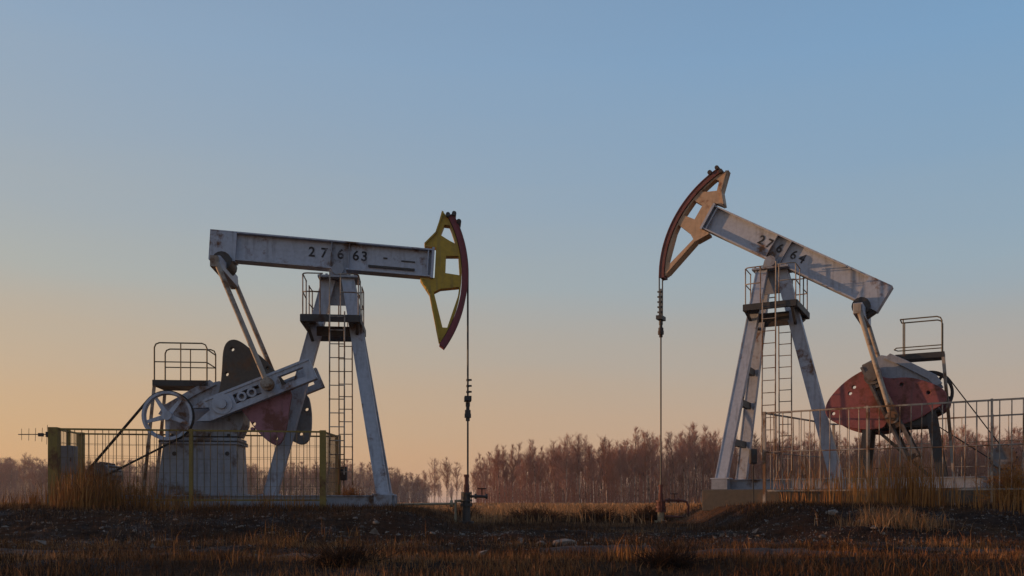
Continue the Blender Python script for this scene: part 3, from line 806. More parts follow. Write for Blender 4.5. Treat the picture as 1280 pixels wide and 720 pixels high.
def birch_arrays(seed, h, spread=1.0, twigs=1.0):
    rnd = random.Random(seed); rn = np.random.default_rng(seed)
    tr = MB(); cr = MB()
    n = 9; pts = []
    ax, ay = rnd.uniform(-.5,.5), rnd.uniform(-.5,.5)
    for k in range(n):
        t = k/(n-1)
        pts.append(Vector((ax*t*t + .07*math.sin(4*t+seed), ay*t*t + .06*math.cos(5*t+seed*2), h*t-.15*(k==0))))
    tr.tube(pts, .105*h/12, 6, .022)
    def tp(t):
        i = min(int(t*(n-1)), n-2); f = t*(n-1)-i; return pts[i].lerp(pts[i+1], f)
    tw = []
    lo = rnd.uniform(.18,.34)
    nl = int(34*twigs)+6
    for k in range(nl):
        t = lo + (.97-lo)*rnd.random()
        p = tp(t); az = rnd.uniform(0, 2*math.pi)
        rel = (t-lo)/(1-lo)
        ln = (3.1*(1-rel)**.95*min(1,.5+rel*1.6)*1.15 + .38)*rnd.uniform(.55,1.25)*spread*h/12
        el = R(rnd.uniform(48,74))
        d = Vector((math.cos(az)*math.cos(el), math.sin(az)*math.cos(el), math.sin(el)))
        q1 = p + d*ln*.55; q2 = q1 + (d*.85+Vector((rnd.gauss(0,.2),rnd.gauss(0,.2),rnd.uniform(-.1,.3))))*ln*.5
        cr.tube([p,q1,q2], .032*(1.25-t), 3, .008, caps=False)
        # secondary boughs, then sprays of twigs that droop a little at the ends
        segs = [(p,q1,q2,1.0)]
        for j in range(3):
            f = rnd.uniform(.25,.9); b = p.lerp(q1, f/.55) if f < .55 else q1.lerp(q2, (f-.55)/.45)
            aa = rnd.uniform(0,6.283); d2 = (d + Vector((math.cos(aa),math.sin(aa),rnd.uniform(-.2,.5)))*.75).normalized()
            l3 = ln*rnd.uniform(.3,.55); e1 = b+d2*l3*.5; e2 = e1+(d2+Vector((0,0,.15)))*l3*.5
            cr.tube([b,e1,e2], .013, 3, .005, caps=False); segs.append((b,e1,e2,.55))
        for (sa,sb,sc,wt) in segs:
            m = int((2+26*ln)*twigs*wt*.42)
            for j in range(m):
                f = rnd.random()**.7
                b = sa.lerp(sb, f/.55) if f < .55 else sb.lerp(sc, (f-.55)/.45)
                aa = rnd.uniform(0, 2*math.pi); ee = R(rnd.gauss(18,38)); l2 = rnd.uniform(.25,.8)*(1.05-.45*rel)
                dd = Vector((math.cos(aa)*math.cos(ee), math.sin(aa)*math.cos(ee), math.sin(ee)))*.75 + d*.5 + Vector((0,0,.28))
                tw.append((b, b+dd*l2, rnd.uniform(.008,.014)))
                if rnd.random() < .9:
                    b2 = b+dd*l2*rnd.uniform(.3,.9); aa = rnd.uniform(0, 2*math.pi)
                    d3 = dd*.5 + Vector((math.cos(aa), math.sin(aa), rnd.uniform(-.9,.4)))*.5
                    tw.append((b2, b2+d3*l2*.6, .008))
    for b, e, w in tw:
        d = (e-b).normalized(); a = d.cross(Vector((rnd.uniform(-1,1),rnd.uniform(-1,1),rnd.uniform(-1,1))))
        if a.length < 1e-4: continue
        a.normalize(); c = d.cross(a)
        cr.add([b+a*w, b-a*w*.5+c*w*.87, b-a*w*.5-c*w*.87, e], [(0,1,3),(1,2,3),(2,0,3)])
    return tr, cr

def mesh_of(mb, name, mat):
    me = bpy.data.meshes.new(name); me.from_pydata(mb.v, [], mb.f); me.update(); me.materials.append(mat)
    me.polygons.foreach_set('use_smooth', mb.sm)
    return me

protos = []
for k in range(9):
    h = [11.2,12.4,13.0,10.2,12.0,11.6,9.4,12.8,10.8][k]
    tr, cr = birch_arrays(100+k, h, [1,.85,1.1,1,.8,.95,1.15,.75,.9][k])
    protos.append((mesh_of(tr,'trunk',M['bark']), mesh_of(cr,'crown',M['twig']), h))

def plant_tree(k, x, y, h, label, group, twist=None, wide=1.0):
    tm_, cm_, h0 = protos[k]; s = h/h0
    r = empty('birch_tree', (x, y, gz(x,y)), random.uniform(0,6.28) if twist is None else twist)
    r.scale = (s*wide*random.uniform(.85,1.15), s*wide*random.uniform(.85,1.15), s)
    for nm, me in (('trunk',tm_),('crown',cm_)):
        o = bpy.data.objects.new(nm, me); C.objects.link(o); o.parent = r
    return tag(r, label, 'tree', group)

def prof(px, table):
    xs = [t[0] for t in table]; ys = [t[1] for t in table]
    return float(np.interp(px, xs, ys))
TOP_R = [(588,585),(600,568),(625,561),(655,552),(690,553),(725,541),(742,556),(760,546),(800,539),(832,550),(866,529),(885,533),(905,541),(960,545),(1010,543),(1080,548),(1140,540),(1200,534),(1280,536),(1400,536)]
TOP_L = [(-120,566),(0,570),(30,566),(60,573),(120,575),(200,572),(300,578),(420,574),(470,577),(510,588),(535,598),(545,604)]
n_r = 0
for i in range(172):
    px = 592 + (1400-592)*((i*0.6180339887) % 1.0)
    row = i % 3
    d = [121,127,134][row] + random.uniform(-2.5,2.5)
    top = prof(px, TOP_R) + abs(random.gauss(0,11)) - 2 + (3 if row else 0)
    h = max(4.5, ((HOR-top)/F*d + .27)*1.04)
    plant_tree(random.randrange(9), (px-640)/F*d, d, h,
        'slender bare birch in the dense wood between the two wellheads and behind the pale fence', 'birches of the near wood', wide=random.uniform(.9,1.25))
for i in range(104):
    px = -110 + (545+110)*((i*0.6180339887+.3) % 1.0)
    d = [206,218,232][i % 3] + random.uniform(-4,4)
    top = prof(px, TOP_L) + abs(random.gauss(0,5))
    plant_tree(random.randrange(9), (px-640)/F*d, d, max(5, (HOR-top)/F*d+.25),
        'bare birch in the far hazy wood behind the yellow fence and machine 27663', 'birches of the far wood', wide=random.uniform(1.1,1.5))
for px, d, top, k, lb in ((543,168,573,6,'wide bare birch in the open gap, leftmost and tallest of the gap trees'),
                          (559,163,571,0,'bare birch just left of the dark wellhead rod in the open gap'),
                          (571,175,578,2,'small bare birch hard against the dark wellhead rod in the open gap'),
                          (531,182,588,3,'low bare birch at the end of the far hazy wood, next to the gap')):
    plant_tree(k, (px-640)/F*d, d, (HOR-top)/F*d+.25, lb, None, wide=1.15)

# the depth of both woods: one mass of trunks and twigs
def wood_mass(name, spots, mat, label):
    V_, F_, base = [], [], 0
    src = []
    for k in range(4):
        tr, cr = birch_arrays(300+k, 12, 1.05, .8)
        src.append((np.array(tr.v+cr.v), tr.f+[[i+len(tr.v) for i in f] for f in cr.f]))
    for x, y, h in spots:
        v, f = src[random.randrange(4)]
        a = random.uniform(0, 6.28); s = h/12; c, s_ = math.cos(a)*s, math.sin(a)*s
        w = np.stack([v[:,0]*c-v[:,1]*s_ + x, v[:,0]*s_+v[:,1]*c + y, v[:,2]*s + gz(x,y)], 1)
        V_.append(w); F_ += [[i+base for i in q] for q in f]; base += len(w)
    me = bpy.data.meshes.new(name); me.from_pydata(np.concatenate(V_).tolist(), [], F_); me.update(); me.materials.append(mat)
    o = bpy.data.objects.new(name, me); C.objects.link(o)
    return tag(o, label, 'wood', None, 'stuff')
sp = []
for i in range(130):
    px = 604 + (1430-604)*random.random(); d = random.uniform(139,175)
    sp.append(((px-640)/F*d, d, ((HOR-prof(px,TOP_R))/F*d)*random.uniform(.74,.98)))
wood_mass('birch_woods', sp, M['twig'], 'deep mass of bare twigs and trunks inside the near wood')
sp = []
for i in range(110):
    px = -140 + (540+140)*random.random(); d = random.uniform(238,300)
    sp.append(((px-640)/F*d, d, ((HOR-prof(px,TOP_L))/F*d)*random.uniform(.78,1.0)))
wood_mass('birch_woods', sp, M['twigfar'], 'deep mass of bare twigs and trunks inside the far wood')
sp = []
for i in range(60):
    px = 480 + 170*random.random(); d = random.uniform(420,520)
    sp.append(((px-640)/F*d, d, random.uniform(9,13)))
wood_mass('birch_woods', sp, M['twigfar'], 'pale low wood on the horizon seen through the open gap')

# brushwood under the trees: upright shoots, thick enough to hide the sky between the trunks
def brush(n, px0, px1, d0, d1, table, f0, f1, mat, label):
    m = MB(); rn = random.Random(n)
    for k in range(n):
        px = rn.uniform(px0, px1); d = rn.uniform(d0, d1); x = (px-640)/F*d
        H_ = (HOR-prof(px, table))/F*d; h = max(.6, H_*rn.uniform(f0, f1)); z0 = gz(x, d)-.05
        p = Vector((x,d,z0)); lean = Vector((rn.gauss(0,.09),rn.gauss(0,.09),1)).normalized(); q = p+lean*h
        m.tube([p, q], .022, 3, .006, caps=False)
        for j in range(int(4+h*3.2)):
            b = p.lerp(q, rn.uniform(.08,.98)); a = rn.uniform(0,6.283); l = rn.uniform(.3,.9)
            e = b+Vector((math.cos(a)*l*.55, math.sin(a)*l*.55, l*rn.uniform(.2,.9)))
            m.tube([b, e], .014, 3, .004, caps=False)
    return tag(m.build('brushwood', mat), label, 'brushwood', None, 'stuff')
brush(1100, 594, 1420, 118, 130, TOP_R, .10, .45, M['twig'], 'shoots and saplings along the front edge of the near wood')
brush(6500, 596, 1420, 128, 172, TOP_R, .25, .85, M['twig'], 'dense brushwood filling the near wood below the crowns')
brush(1500, -130, 536, 200, 216, TOP_L, .12, .5, M['twigfar'], 'shoots and saplings along the front edge of the far wood')
brush(7000, -130, 534, 215, 290, TOP_L, .35, .92, M['twigfar'], 'dense brushwood filling the far wood below the crowns')

# ------------------------------------------------------------------ grass and weeds
def blades(name, x, y, h, w, mat, label, lean=.35, tint=None, kind='stuff', curve=.5):
    n = len(x); z = ground_z(x, y) - .02
    az = RNG.uniform(0, 2*np.pi, n); ld = RNG.uniform(0, 2*np.pi, n); lm = h*lean*np.abs(RNG.normal(0,1,n))
    bx_, by_ = np.cos(az)*w/2, np.sin(az)*w/2
    dx, dy = np.cos(ld)*lm, np.sin(ld)*lm
    hh = np.sqrt(np.maximum(h*h - np.minimum(lm*lm, h*h*.9), (h*.2)**2))
    v = np.empty((n,5,3))
    v[:,0] = np.stack([x-bx_, y-by_, z],1); v[:,1] = np.stack([x+bx_, y+by_, z],1)
    mx, my, mz = x+dx*curve*.6, y+dy*curve*.6, z+hh*.58
    v[:,2] = np.stack([mx+bx_*.7, my+by_*.7, mz],1); v[:,3] = np.stack([mx-bx_*.7, my-by_*.7, mz],1)
    v[:,4] = np.stack([x+dx, y+dy, z+hh],1)
    b = np.arange(n)*5
    q = np.stack([b,b+1,b+2,b+3],1); t = np.stack([b+3,b+2,b+4],1)
    loops = np.concatenate([q.ravel(), t.ravel()]).astype(np.int32)
    me = bpy.data.meshes.new(name); me.vertices.add(n*5); me.vertices.foreach_set('co', v.ravel())
    me.loops.add(len(loops)); me.loops.foreach_set('vertex_index', loops)
    me.polygons.add(2*n)
    me.polygons.foreach_set('loop_start', np.concatenate([np.arange(n)*4, 4*n+np.arange(n)*3]).astype(np.int32))
    me.polygons.foreach_set('loop_total', np.concatenate([np.full(n,4), np.full(n,3)]).astype(np.int32))
    me.update(calc_edges=True)
    a = me.attributes.new('tint','FLOAT','POINT')
    tv = RNG.random(n) if tint is None else np.clip(tint + RNG.normal(0,.16,n), 0, 1)
    a.data.foreach_set('value', np.repeat(tv, 5).astype(np.float32))
    me.materials.append(mat)
    o = bpy.data.objects.new(name, me); C.objects.link(o)
    if kind == 'stuff': tag(o, label, 'grass', None, 'stuff')
    return o

M['straw'] = blade_mat('dry_straw', (.13,.058,.025), (.36,.18,.075), (.56,.35,.18))
M['brown'] = blade_mat('brown_grass', (.018,.008,.004), (.105,.043,.016), (.34,.165,.065))
M['litter'] = blade_mat('dead_litter', (.012,.006,.004), (.080,.034,.015), (.33,.18,.085))
M['reed']  = blade_mat('orange_dry_grass', (.12,.044,.012), (.33,.138,.035), (.50,.27,.10))

def scatter(n, x0, x1, y0, y1, f):
    x = RNG.uniform(x0,x1,n); y = RNG.uniform(y0,y1,n); k = f(x,y) > RNG.random(n)
    return x[k], y[k]
def on_pad(x, y): return ((x < -1.2) & (y > 15.4) & (y < 22.5)) | ((x > 4.3) & (y > 15.8) & (y < 24.5))
def in_view(x, y, m=1.15): return np.abs(x) < y*.582*m+1

# meadow behind the pads: fine near blades, coarser tufts farther off
x, y = scatter(150000, -24, 28, 20.5, 40, lambda x,y: np.where(on_pad(x,y), .05, sstep(-.22,.12,fbm(x*.5,y*.5,3)))*in_view(x,y)*sstep(20,23,y))
blades('meadow_grass', x, y, RNG.uniform(.14,.40,len(x))*(.75+.9*np.clip(fbm(x*.6+3,y*.6,3)+.3,0,1)), .016, M['straw'], 'tall dry straw grass of the meadow just behind the wellheads', .4, .45+.9*fbm(x*.4,y*.4+8,3))
d = 40*np.exp(RNG.uniform(0, math.log(200/40), 90000)); x = RNG.uniform(-.66,.70,len(d))*d
blades('meadow_grass', x, d, RNG.uniform(.18,.45,len(x)), .0011*d, M['straw'], 'pale dry grass of the far meadow up to the woods', .4, .5+.9*fbm(x*.12,d*.12,3))
# ragged growth over the bank, the verge and the road edges
def bankf(x, y):
    p = sstep(-.06,.10,fbm(x*.55+40,y*.8,4))
    road = np.exp(-((y-9.7)/.5)**2)+np.exp(-((y-11.2)/.45)**2)
    return np.clip(p*.9+.05,0,1)*(1-np.clip(road,0,.92))*in_view(x,y)*(1-.75*np.exp(-((y-14.2)/.9)**2))
x, y = scatter(240000, -13, 13, 6.6, 16.8, lambda x,y: in_view(x,y)*np.clip(.25+1.8*fbm(x*1.3+7,y*1.6,4),.06,1))
M['matted'] = blade_mat('matted_grass', (.060,.022,.008), (.20,.080,.027), (.42,.21,.085))
x2, y2 = scatter(200000, -8.5, 8.5, 6.7, 12.9, lambda x,y: in_view(x,y)*np.clip(.48+3.2*fbm(x*.8+31,y*1.5+3,4),.04,1)*(1-.55*np.exp(-((y-9.7)/.4)**2))*(1-.6*np.exp(-((y-11.2)/.35)**2))*sstep(12.9,11.9,y))
blades('matted_grass', x2, y2, RNG.uniform(.05,.17,len(x2))*(.7+1.0*np.clip(fbm(x2*.8,y2*.8,3)+.2,0,1)), .007, M['matted'], 'matted reddish dead grass covering the verge and road', 1.1, .40+1.2*fbm(x2*.7+60,y2*1.1,3))
blades('grass_litter', x, y, RNG.uniform(.04,.13,len(x)), .009, M['litter'], 'flattened dead grass littering the bank and road', 1.6, .42+1.1*fbm(x*.9+20,y*.9,3))
x, y = scatter(90000, -3.2, 7.5, 15.0, 24, lambda x,y: np.clip(.35+1.8*fbm(x*1.3+7,y*1.6,4),.08,1)*(1-sstep(4.6,5.6,x)*sstep(17.5,18.5,y)))
blades('grass_litter', x, y, RNG.uniform(.04,.15,len(x)), .011, M['litter'], 'dead grass littering the hollow round the wellheads', 1.0, .42+1.1*fbm(x*.9+20,y*.9,3))
x, y = scatter(120000, -13, 13, 6.6, 16.6, bankf)
blades('bank_grass', x, y, RNG.uniform(.04,.17,len(x))*(.6+1.6*np.clip(fbm(x*.7,y*.7+2,3)+.15,0,1)), .010, M['brown'], 'short brown grass over the earth bank and road verge', .75, .30+1.0*fbm(x*.5,y*.5+80,3))
# wiry stalk tufts in the foreground
tx_, ty_, th_ = [], [], []
for i in range(90):
    cx, cy = random.uniform(-9,9), random.uniform(7.4,13.5)
    if abs(cx) > cy*.6+.5 or random.random() > (.9 if cx < -2 or cx > 4 else .4): continue
    m = random.randint(8,34)
    tx_ += list(np.random.default_rng(i).normal(cx,.10,m)); ty_ += list(np.random.default_rng(i+900).normal(cy,.10,m)); th_ += [random.uniform(.08,.20)+.22*random.random()**3 for _ in range(m)]
blades('dry_stalks', np.array(tx_), np.array(ty_), np.array(th_), .008, M['reed'], 'wiry orange stalks standing in tufts along the near verge', .45, np.full(len(tx_), .38))
# on the pads, round the skids
x, y = scatter(30000, -10.5, -1.6, 15.6, 18.6, lambda x,y: sstep(-.16,.12,fbm(x*1.1,y*1.1,3))*.6)
blades('pad_grass', x, y, RNG.uniform(.04,.20,len(x)), .011, M['brown'], 'brown weeds along the skid of machine 27663', .5, .4+.6*fbm(x,y,2))
x, y = scatter(26000, 4.6, 13, 15.6, 19.4, lambda x,y: sstep(-.16,.12,fbm(x*1.1+50,y*1.1,3))*.7*in_view(x,y))
blades('pad_grass', x, y, RNG.uniform(.03,.15,len(x)), .011, M['brown'], 'brown weeds on the ground below the pale bar fence', .6, .45+.6*fbm(x,y,2))
# tall reeds before the pale fence
tx_, ty_, th_, tt_ = [], [], [], []
rr = np.random.default_rng(5)
def tuft(px, d, m, h0, h1, sd=.12, t=.5):
    cx = (px-640)/F*d
    m = int(m*(.42 if px > 640 else .95))
    tx_.extend(rr.normal(cx,sd,m)); ty_.extend(rr.normal(d,sd,m)); th_.extend(rr.uniform(h0,h1,m)); tt_.extend([t]*m)
for px, d, m, h0, h1 in ((1030,18.0,50,.3,.8),(1050,17.4,80,.4,1.0),(1072,17.2,150,.4,1.2),(1086,17.4,120,.4,1.25),(1100,17.0,160,.4,1.1),(1118,16.8,180,.4,1.3),(1135,16.6,200,.5,1.35),(1152,16.3,220,.5,1.3),(1168,16.2,160,.4,1.0),(1010,18.3,24,.2,.6),(1190,16.2,70,.2,.7),(1220,15.9,70,.2,.8),(1245,15.8,80,.2,.7),(1275,15.6,120,.3,.9),(1060,18.4,120,.5,1.3),(1110,18.0,120,.5,1.3),(1000,19.5,90,.5,1.4),(1020,19.6,90,.5,1.4),(980,19.8,80,.4,1.3)):
    tuft(px, d, m, h0, h1, .16, random.uniform(.35,.75))
blades('dry_reeds', np.array(tx_), np.array(ty_), np.array(th_), .013, M['reed'], 'tall orange reeds standing before the pale bar fence', .20, np.array(tt_))
tx_, ty_, th_, tt_ = [], [], [], []
for px, d, m, h0, h1 in ((75,16.8,110,.3,.9),(85,16.7,120,.3,1.0),(118,16.9,140,.3,1.0),(132,17.0,110,.3,.9),(92,17.2,150,.3,1.1),(108,17.6,220,.4,1.3),(122,17.6,200,.4,1.2),(136,17.8,140,.3,1.0),(150,17.0,120,.3,.8),(170,17.0,120,.2,.75),(190,17.0,120,.2,.7),(215,17.0,80,.2,.6),(245,17.1,60,.2,.55),(280,17.2,60,.2,.5),(330,17.3,60,.2,.6),(40,17.6,120,.2,.6),(15,18.0,120,.2,.5),(370,17.4,60,.2,.5),(104,16.7,120,.2,.8),(160,18.2,120,.3,.9),(200,18.2,100,.3,.9),(437,20.5,60,.3,.7)):
    tuft(px, d, m, h0, h1, .15, random.uniform(.15,.55))
blades('dry_weeds', np.array(tx_), np.array(ty_), np.array(th_), .012, M['reed'], 'orange brown weeds growing through the yellow mesh fence', .28, np.array(tt_))

# bushes: each a thing of its own
def bush(px, d, rad, h, n, mat, label, tint):
    cx, cy = (px-640)/F*d, d
    r = empty('dry_bush', (cx, cy, gz(cx,cy)))
    tag(r, label, 'bush')
    g = MB(); rn = random.Random(int(px))
    tv = []
    for k in range(n):
        a = rn.uniform(0,6.283); e = rn.uniform(.15,1.45); L_ = h*rn.uniform(.55,1.05)
        d_ = Vector((math.cos(a)*math.cos(e)*rad/h, math.sin(a)*math.cos(e)*rad/h, math.sin(e)))
        p = Vector((rn.gauss(0,.05), rn.gauss(0,.05), -.03)); q = p+d_*L_*.5+Vector((rn.gauss(0,.04),rn.gauss(0,.04),0)); e_ = q+(d_*.5+Vector((rn.gauss(0,.12),rn.gauss(0,.12),rn.gauss(0,.1))))*L_
        g.tube([p,q,e_], .007, 3, .003, caps=False)
        for j in range(5):
            b = q.lerp(e_, rn.random()); f = b+Vector((rn.gauss(0,.10),rn.gauss(0,.10),rn.gauss(.05,.08)))
            g.tube([b,f], .004, 3, .002, caps=False)
    o = g.build('branches', mat, r)
    at = o.data.attributes.new('tint','FLOAT','POINT')
    at.data.foreach_set('value', np.clip(np.random.default_rng(int(px)).normal(tint,.15,len(o.data.vertices)),0,1).astype(np.float32))
bush(1268, 16.9, .75, .85, 420, M['reed'], 'round golden dry bush at the right end of the pale fence', .55)
bush(578, 23.5, .9, .42, 260, M['brown'], 'low dark brown bush just right of the dark wellhead', .2)
bush(668, 22.5, 1.1, .38, 260, M['brown'], 'low dark brown bush in the meadow midway between the wellheads', .25)
bush(745, 22.8, 1.2, .40, 280, M['brown'], 'broad dark bush in the meadow nearer the pale wellhead', .22)
bush(812, 23.0, .8, .45, 240, M['brown'], 'dark bush touching the pale wellhead in the meadow', .2)
bush(432, 7.75, .30, .075, 160, M['brown'], 'dark low tussock at the very front edge left of centre', .02)
bush(835, 7.7, .26, .06, 140, M['brown'], 'dark low tussock at the very front edge right of centre', .02)
bush(437, 20.2, .30, .55, 120, M['reed'], 'small orange bush at the foot of the ladder behind the yellow fence', .35)

# ------------------------------------------------------------------ stones
def stone_mesh(seed, s):
    bm = bmesh.new(); bmesh.ops.create_icosphere(bm, subdivisions=2, radius=1)
    rn = random.Random(seed); o = Vector((rn.uniform(0,50),)*3)
    for v in bm.verts:
        n = noise.noise(v.co*1.1+o)*.45 + noise.noise(v.co*2.7+o)*.18
        v.co *= 1+n
        v.co.x *= s[0]; v.co.y *= s[1]; v.co.z *= s[2]
        v.co.z = max(v.co.z, -s[2]*.5)
    me = bpy.data.meshes.new('stone'); bm.to_mesh(me); bm.free()
    return me
stones = [stone_mesh(k, (1, random.uniform(.6,.9), random.uniform(.35,.65))) for k in range(8)]
stones2 = []
for k, m_ in enumerate(stones):
    m_.materials.append(M['stone']); c = m_.copy(); c.materials.clear(); c.materials.append(M['stone2']); stones2.append(c)
def put_stone(x, y, s, me, label, group=None):
    o = bpy.data.objects.new('stone', me); C.objects.link(o)
    o.scale = (s,s,s); o.rotation_euler = (random.uniform(-.2,.2),random.uniform(-.2,.2),random.uniform(0,6.28))
    o.location = (x, y, gz(x,y)+s*.12)
    return tag(o, label, 'stone', group)
n_st = 0
while n_st < 96:
    left = random.random() < .55
    x = random.uniform(-8.5,-.2) if left else random.uniform(2.6,8.8)
    y = random.gauss(14.3,.9) if left else random.gauss(14.9,.9)
    if not (11.9 < y < 16.4) or abs(x) > y*.58: continue
    s = min(.026*math.exp(abs(random.gauss(0,.5))), .065)
    pale = random.random() < .55
    put_stone(x, y, s, (stones if pale else stones2)[random.randrange(8)],
        ('pale stone' if pale else 'brown stone') + (' on the dark bank below the yellow mesh fence' if left else ' on the bank below the pale bar fence and its reeds'),
        ('pale' if pale else 'brown') + (' stones on the left bank' if left else ' stones on the right bank'))
    n_st += 1
sl = MB(); sl.prism([(-.16,-.02),(-.12,.035),(.05,.05),(.15,.03),(.17,-.02),(.0,-.035)], -.09, .09)
o = sl.build('stone_slab', M['stone'], None, .012); xx, yy = (705-640)/F*12.2, 12.2
o.location = (xx,yy,gz(xx,yy)+.035); o.rotation_euler = (.1,-.05,.3); tag(o, 'flat pale stone slab lying beside the track below the meadow', 'stone')
for px, d, s, lb in ((676,12.3,.07,'pale stone just left of the flat slab beside the track'),(735,12.4,.055,'small pale stone just right of the flat slab beside the track'),
                     (1040,15.2,.11,'large pale rock on the bank below the corner of the pale fence'),(1076,14.6,.075,'pale rock on the bank left of the fallen reeds'),(562,12.0,.06,'pale lump of stone beside the track below the dark wellhead')):
    put_stone((px-640)/F*d, d, s, stones[int(px)%8], lb)
# small loose rubble
rb = MB()
rrn = random.Random(4)
for k in range(9000):
    x = rrn.uniform(-9,9.5); y = rrn.gauss(14.2,1.5) if rrn.random() < .7 else rrn.uniform(8.5,13)
    if not (7.5 < y < 17) or abs(x) > y*.6: continue
    s = .010*math.exp(abs(rrn.gauss(0,.62))); z = gz(x,y)+s*.2
    vs = [Vector((x,y,z))+Vector((rrn.gauss(0,1),rrn.gauss(0,1),rrn.gauss(0,.7))).normalized()*s*rrn.uniform(.7,1.2) for _ in range(4)]
    rb.add(vs, [(0,1,2),(0,2,3),(0,3,1),(1,3,2)])
o = rb.build('rubble', M['stone'], None); tag(o, 'loose chips of rubble strewn over the bank', 'rubble', None, 'stuff')
# heap of fallen straw on the right bank
x, y = scatter(9000, 4.9, 7.3, 13.2, 15.4, lambda x,y: np.exp(-((x-6.2)/.55)**2-((y-14.3)/.45)**2))
blades('fallen_straw', x, y, RNG.uniform(.12,.35,len(x)), .012, M['straw'], 'heap of flattened straw on the bank below the pale fence', .95, .4+0*x)

# ------------------------------------------------------------------ light, sky, camera
SUN_EL, SUN_AZ = 3.2, 79.0          # sun low on the left, a little beyond the machines
w = bpy.data.worlds.new('World'); scene.world = w; w.use_nodes = True
nt = w.node_tree; bg = nt.nodes['Background']
sky = nt.nodes.new('ShaderNodeTexSky'); sky.sky_type = 'NISHITA'; sky.sun_disc = False
sky.sun_elevation = R(SUN_EL); sky.sun_rotation = R(-SUN_AZ)
sky.altitude = 100; sky.air_density = 1.0; sky.dust_density = 1.2; sky.ozone_density = 1.5
nt.links.new(sky.outputs[0], bg.inputs['Color']); bg.inputs['Strength'].default_value = .03
# the dusk glow of the real sky: warm haze low down (stronger towards the sun), blue above
def lin(c): return tuple(((v/255)/12.92 if v/255 <= .04045 else ((v/255+.055)/1.055)**2.4) for v in c)
NW, LW = nt.nodes, nt.links
tcw = NW.new('ShaderNodeTexCoord'); sx = NW.new('ShaderNodeSeparateXYZ'); LW.new(tcw.outputs['Generated'], sx.inputs[0])
mpw = NW.new('ShaderNodeMapping'); mpw.inputs['Scale'].default_value = (1.2,1.2,11); LW.new(tcw.outputs['Generated'], mpw.inputs[0])
nzw = NW.new('ShaderNodeTexNoise'); nzw.inputs['Scale'].default_value = 1.6; nzw.inputs['Detail'].default_value = 4; LW.new(mpw.outputs[0], nzw.inputs['Vector'])
ofw = NW.new('ShaderNodeMath'); ofw.operation = 'MULTIPLY_ADD'; ofw.inputs[1].default_value = .05; ofw.inputs[2].default_value = -.025; LW.new(nzw.outputs['Fac'], ofw.inputs[0])
zc_ = NW.new('ShaderNodeMath'); zc_.operation = 'ADD'; LW.new(sx.outputs['Z'], zc_.inputs[0]); LW.new(ofw.outputs[0], zc_.inputs[1])
def skyramp(stops):
    r = NW.new('ShaderNodeValToRGB'); e = r.color_ramp.elements
    e[0].position = stops[0][0]; e[0].color = (*lin(stops[0][1]),1); e[1].position = stops[-1][0]; e[1].color = (*lin(stops[-1][1]),1)
    for p, c in stops[1:-1]: k = e.new(p); k.color = (*lin(c),1)
    LW.new(zc_.outputs[0], r.inputs[0]); return r.outputs[0]
glow = skyramp([(0,(207,160,118)),(.03,(206,160,118)),(.093,(199,163,127)),(.17,(187,167,144)),(.243,(170,171,165)),(.34,(154,167,179)),(.443,(142,164,187)),(.7,(115,140,172)),(1,(95,120,158))])
cool = skyramp([(0,(196,156,136)),(.06,(189,159,141)),(.124,(176,161,149)),(.18,(163,163,162)),(.243,(148,166,179)),(.34,(133,162,188)),(.443,(121,158,193)),(.7,(95,130,172)),(1,(80,112,155))])
hv = NW.new('ShaderNodeVectorMath'); hv.operation = 'MULTIPLY'; hv.inputs[1].default_value = (1,1,0); LW.new(tcw.outputs['Generated'], hv.inputs[0])
hn = NW.new('ShaderNodeVectorMath'); hn.operation = 'NORMALIZE'; LW.new(hv.outputs[0], hn.inputs[0])
dt = NW.new('ShaderNodeVectorMath'); dt.operation = 'DOT_PRODUCT'; dt.inputs[1].default_value = (-math.sin(R(SUN_AZ)), math.cos(R(SUN_AZ)), 0); LW.new(hn.outputs[0], dt.inputs[0])
mrw = NW.new('ShaderNodeMapRange'); mrw.inputs['From Min'].default_value = -.33; mrw.inputs['From Max'].default_value = .66; LW.new(dt.outputs['Value'], mrw.inputs['Value'])
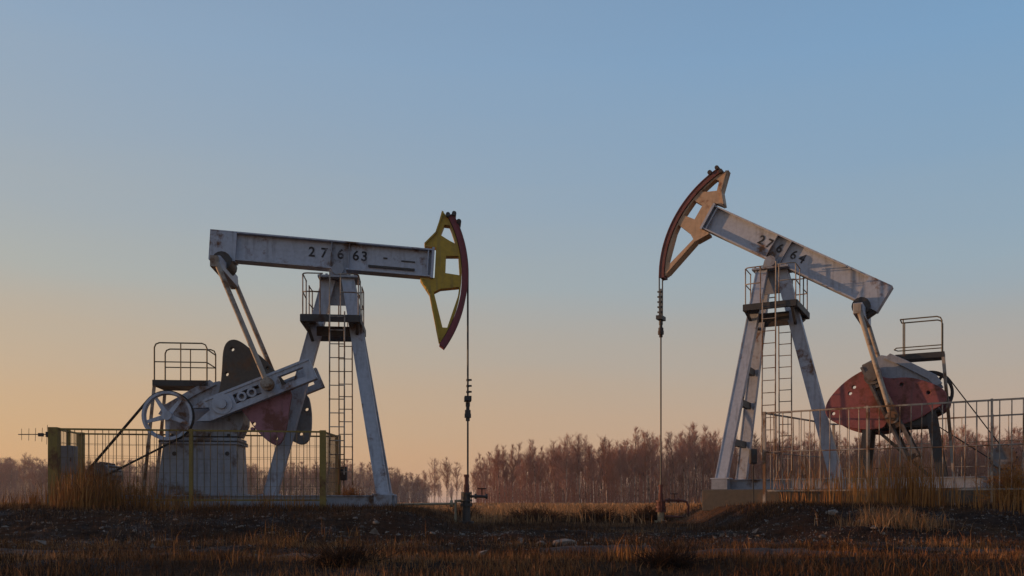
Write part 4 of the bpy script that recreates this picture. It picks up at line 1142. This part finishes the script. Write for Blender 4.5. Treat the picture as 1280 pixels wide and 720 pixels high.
mxw = NW.new('ShaderNodeMix'); mxw.data_type = 'RGBA'; LW.new(mrw.outputs[0], mxw.inputs['Factor']); LW.new(cool, mxw.inputs['A']); LW.new(glow, mxw.inputs['B'])
bg2 = NW.new('ShaderNodeBackground'); bg2.inputs['Strength'].default_value = .95; LW.new(mxw.outputs['Result'], bg2.inputs['Color'])
ads = NW.new('ShaderNodeAddShader'); LW.new(bg.outputs[0], ads.inputs[0]); LW.new(bg2.outputs[0], ads.inputs[1])
LW.new(ads.outputs[0], NW['World Output'].inputs['Surface'])
sl_ = bpy.data.lights.new('sun','SUN'); sl_.energy = 3.5; sl_.angle = R(.6); sl_.color = (1,.56,.28)
so = bpy.data.objects.new('sun', sl_); C.objects.link(so)
dirv = Vector((-math.sin(R(SUN_AZ))*math.cos(R(SUN_EL)), math.cos(R(SUN_AZ))*math.cos(R(SUN_EL)), math.sin(R(SUN_EL))))
so.rotation_euler = dirv.to_track_quat('Z','Y').to_euler(); so.location = (-20,5,12)

hz = MB(); hz.box(-2100, 2100, -200, 3300, -2.2, 17.0)
hm = bpy.data.materials.new('evening_haze'); hm.use_nodes = True; hn_ = hm.node_tree
hn_.nodes.remove(hn_.nodes['Principled BSDF'])
pv = hn_.nodes.new('ShaderNodeVolumePrincipled'); pv.inputs['Color'].default_value = (.90,.83,.80,1); pv.inputs['Density'].default_value = .00045; pv.inputs['Anisotropy'].default_value = .2
hn_.links.new(pv.outputs[0], hn_.nodes['Material Output'].inputs['Volume'])
tag(hz.build('haze', hm), 'thin evening haze', None, None, 'stuff')
scene.cycles.volume_bounces = 1
cam = bpy.data.cameras.new('camera'); co = bpy.data.objects.new('camera', cam); C.objects.link(co)
co.location = (0,0,EYE); co.rotation_euler = (R(90),0,0)
cam.sensor_width = 36; cam.lens = 36*F/1280; cam.shift_y = (HOR-360)/1280
cam.clip_start = .1; cam.clip_end = 6000
scene.camera = co
vs_ = scene.view_settings
vs_.view_transform = 'Standard'; vs_.look = 'None'; vs_.gamma = 1; vs_.use_curve_mapping = False; vs_.exposure = 0.0
scene.cycles.use_denoising = True
scene.cycles.max_bounces = 5
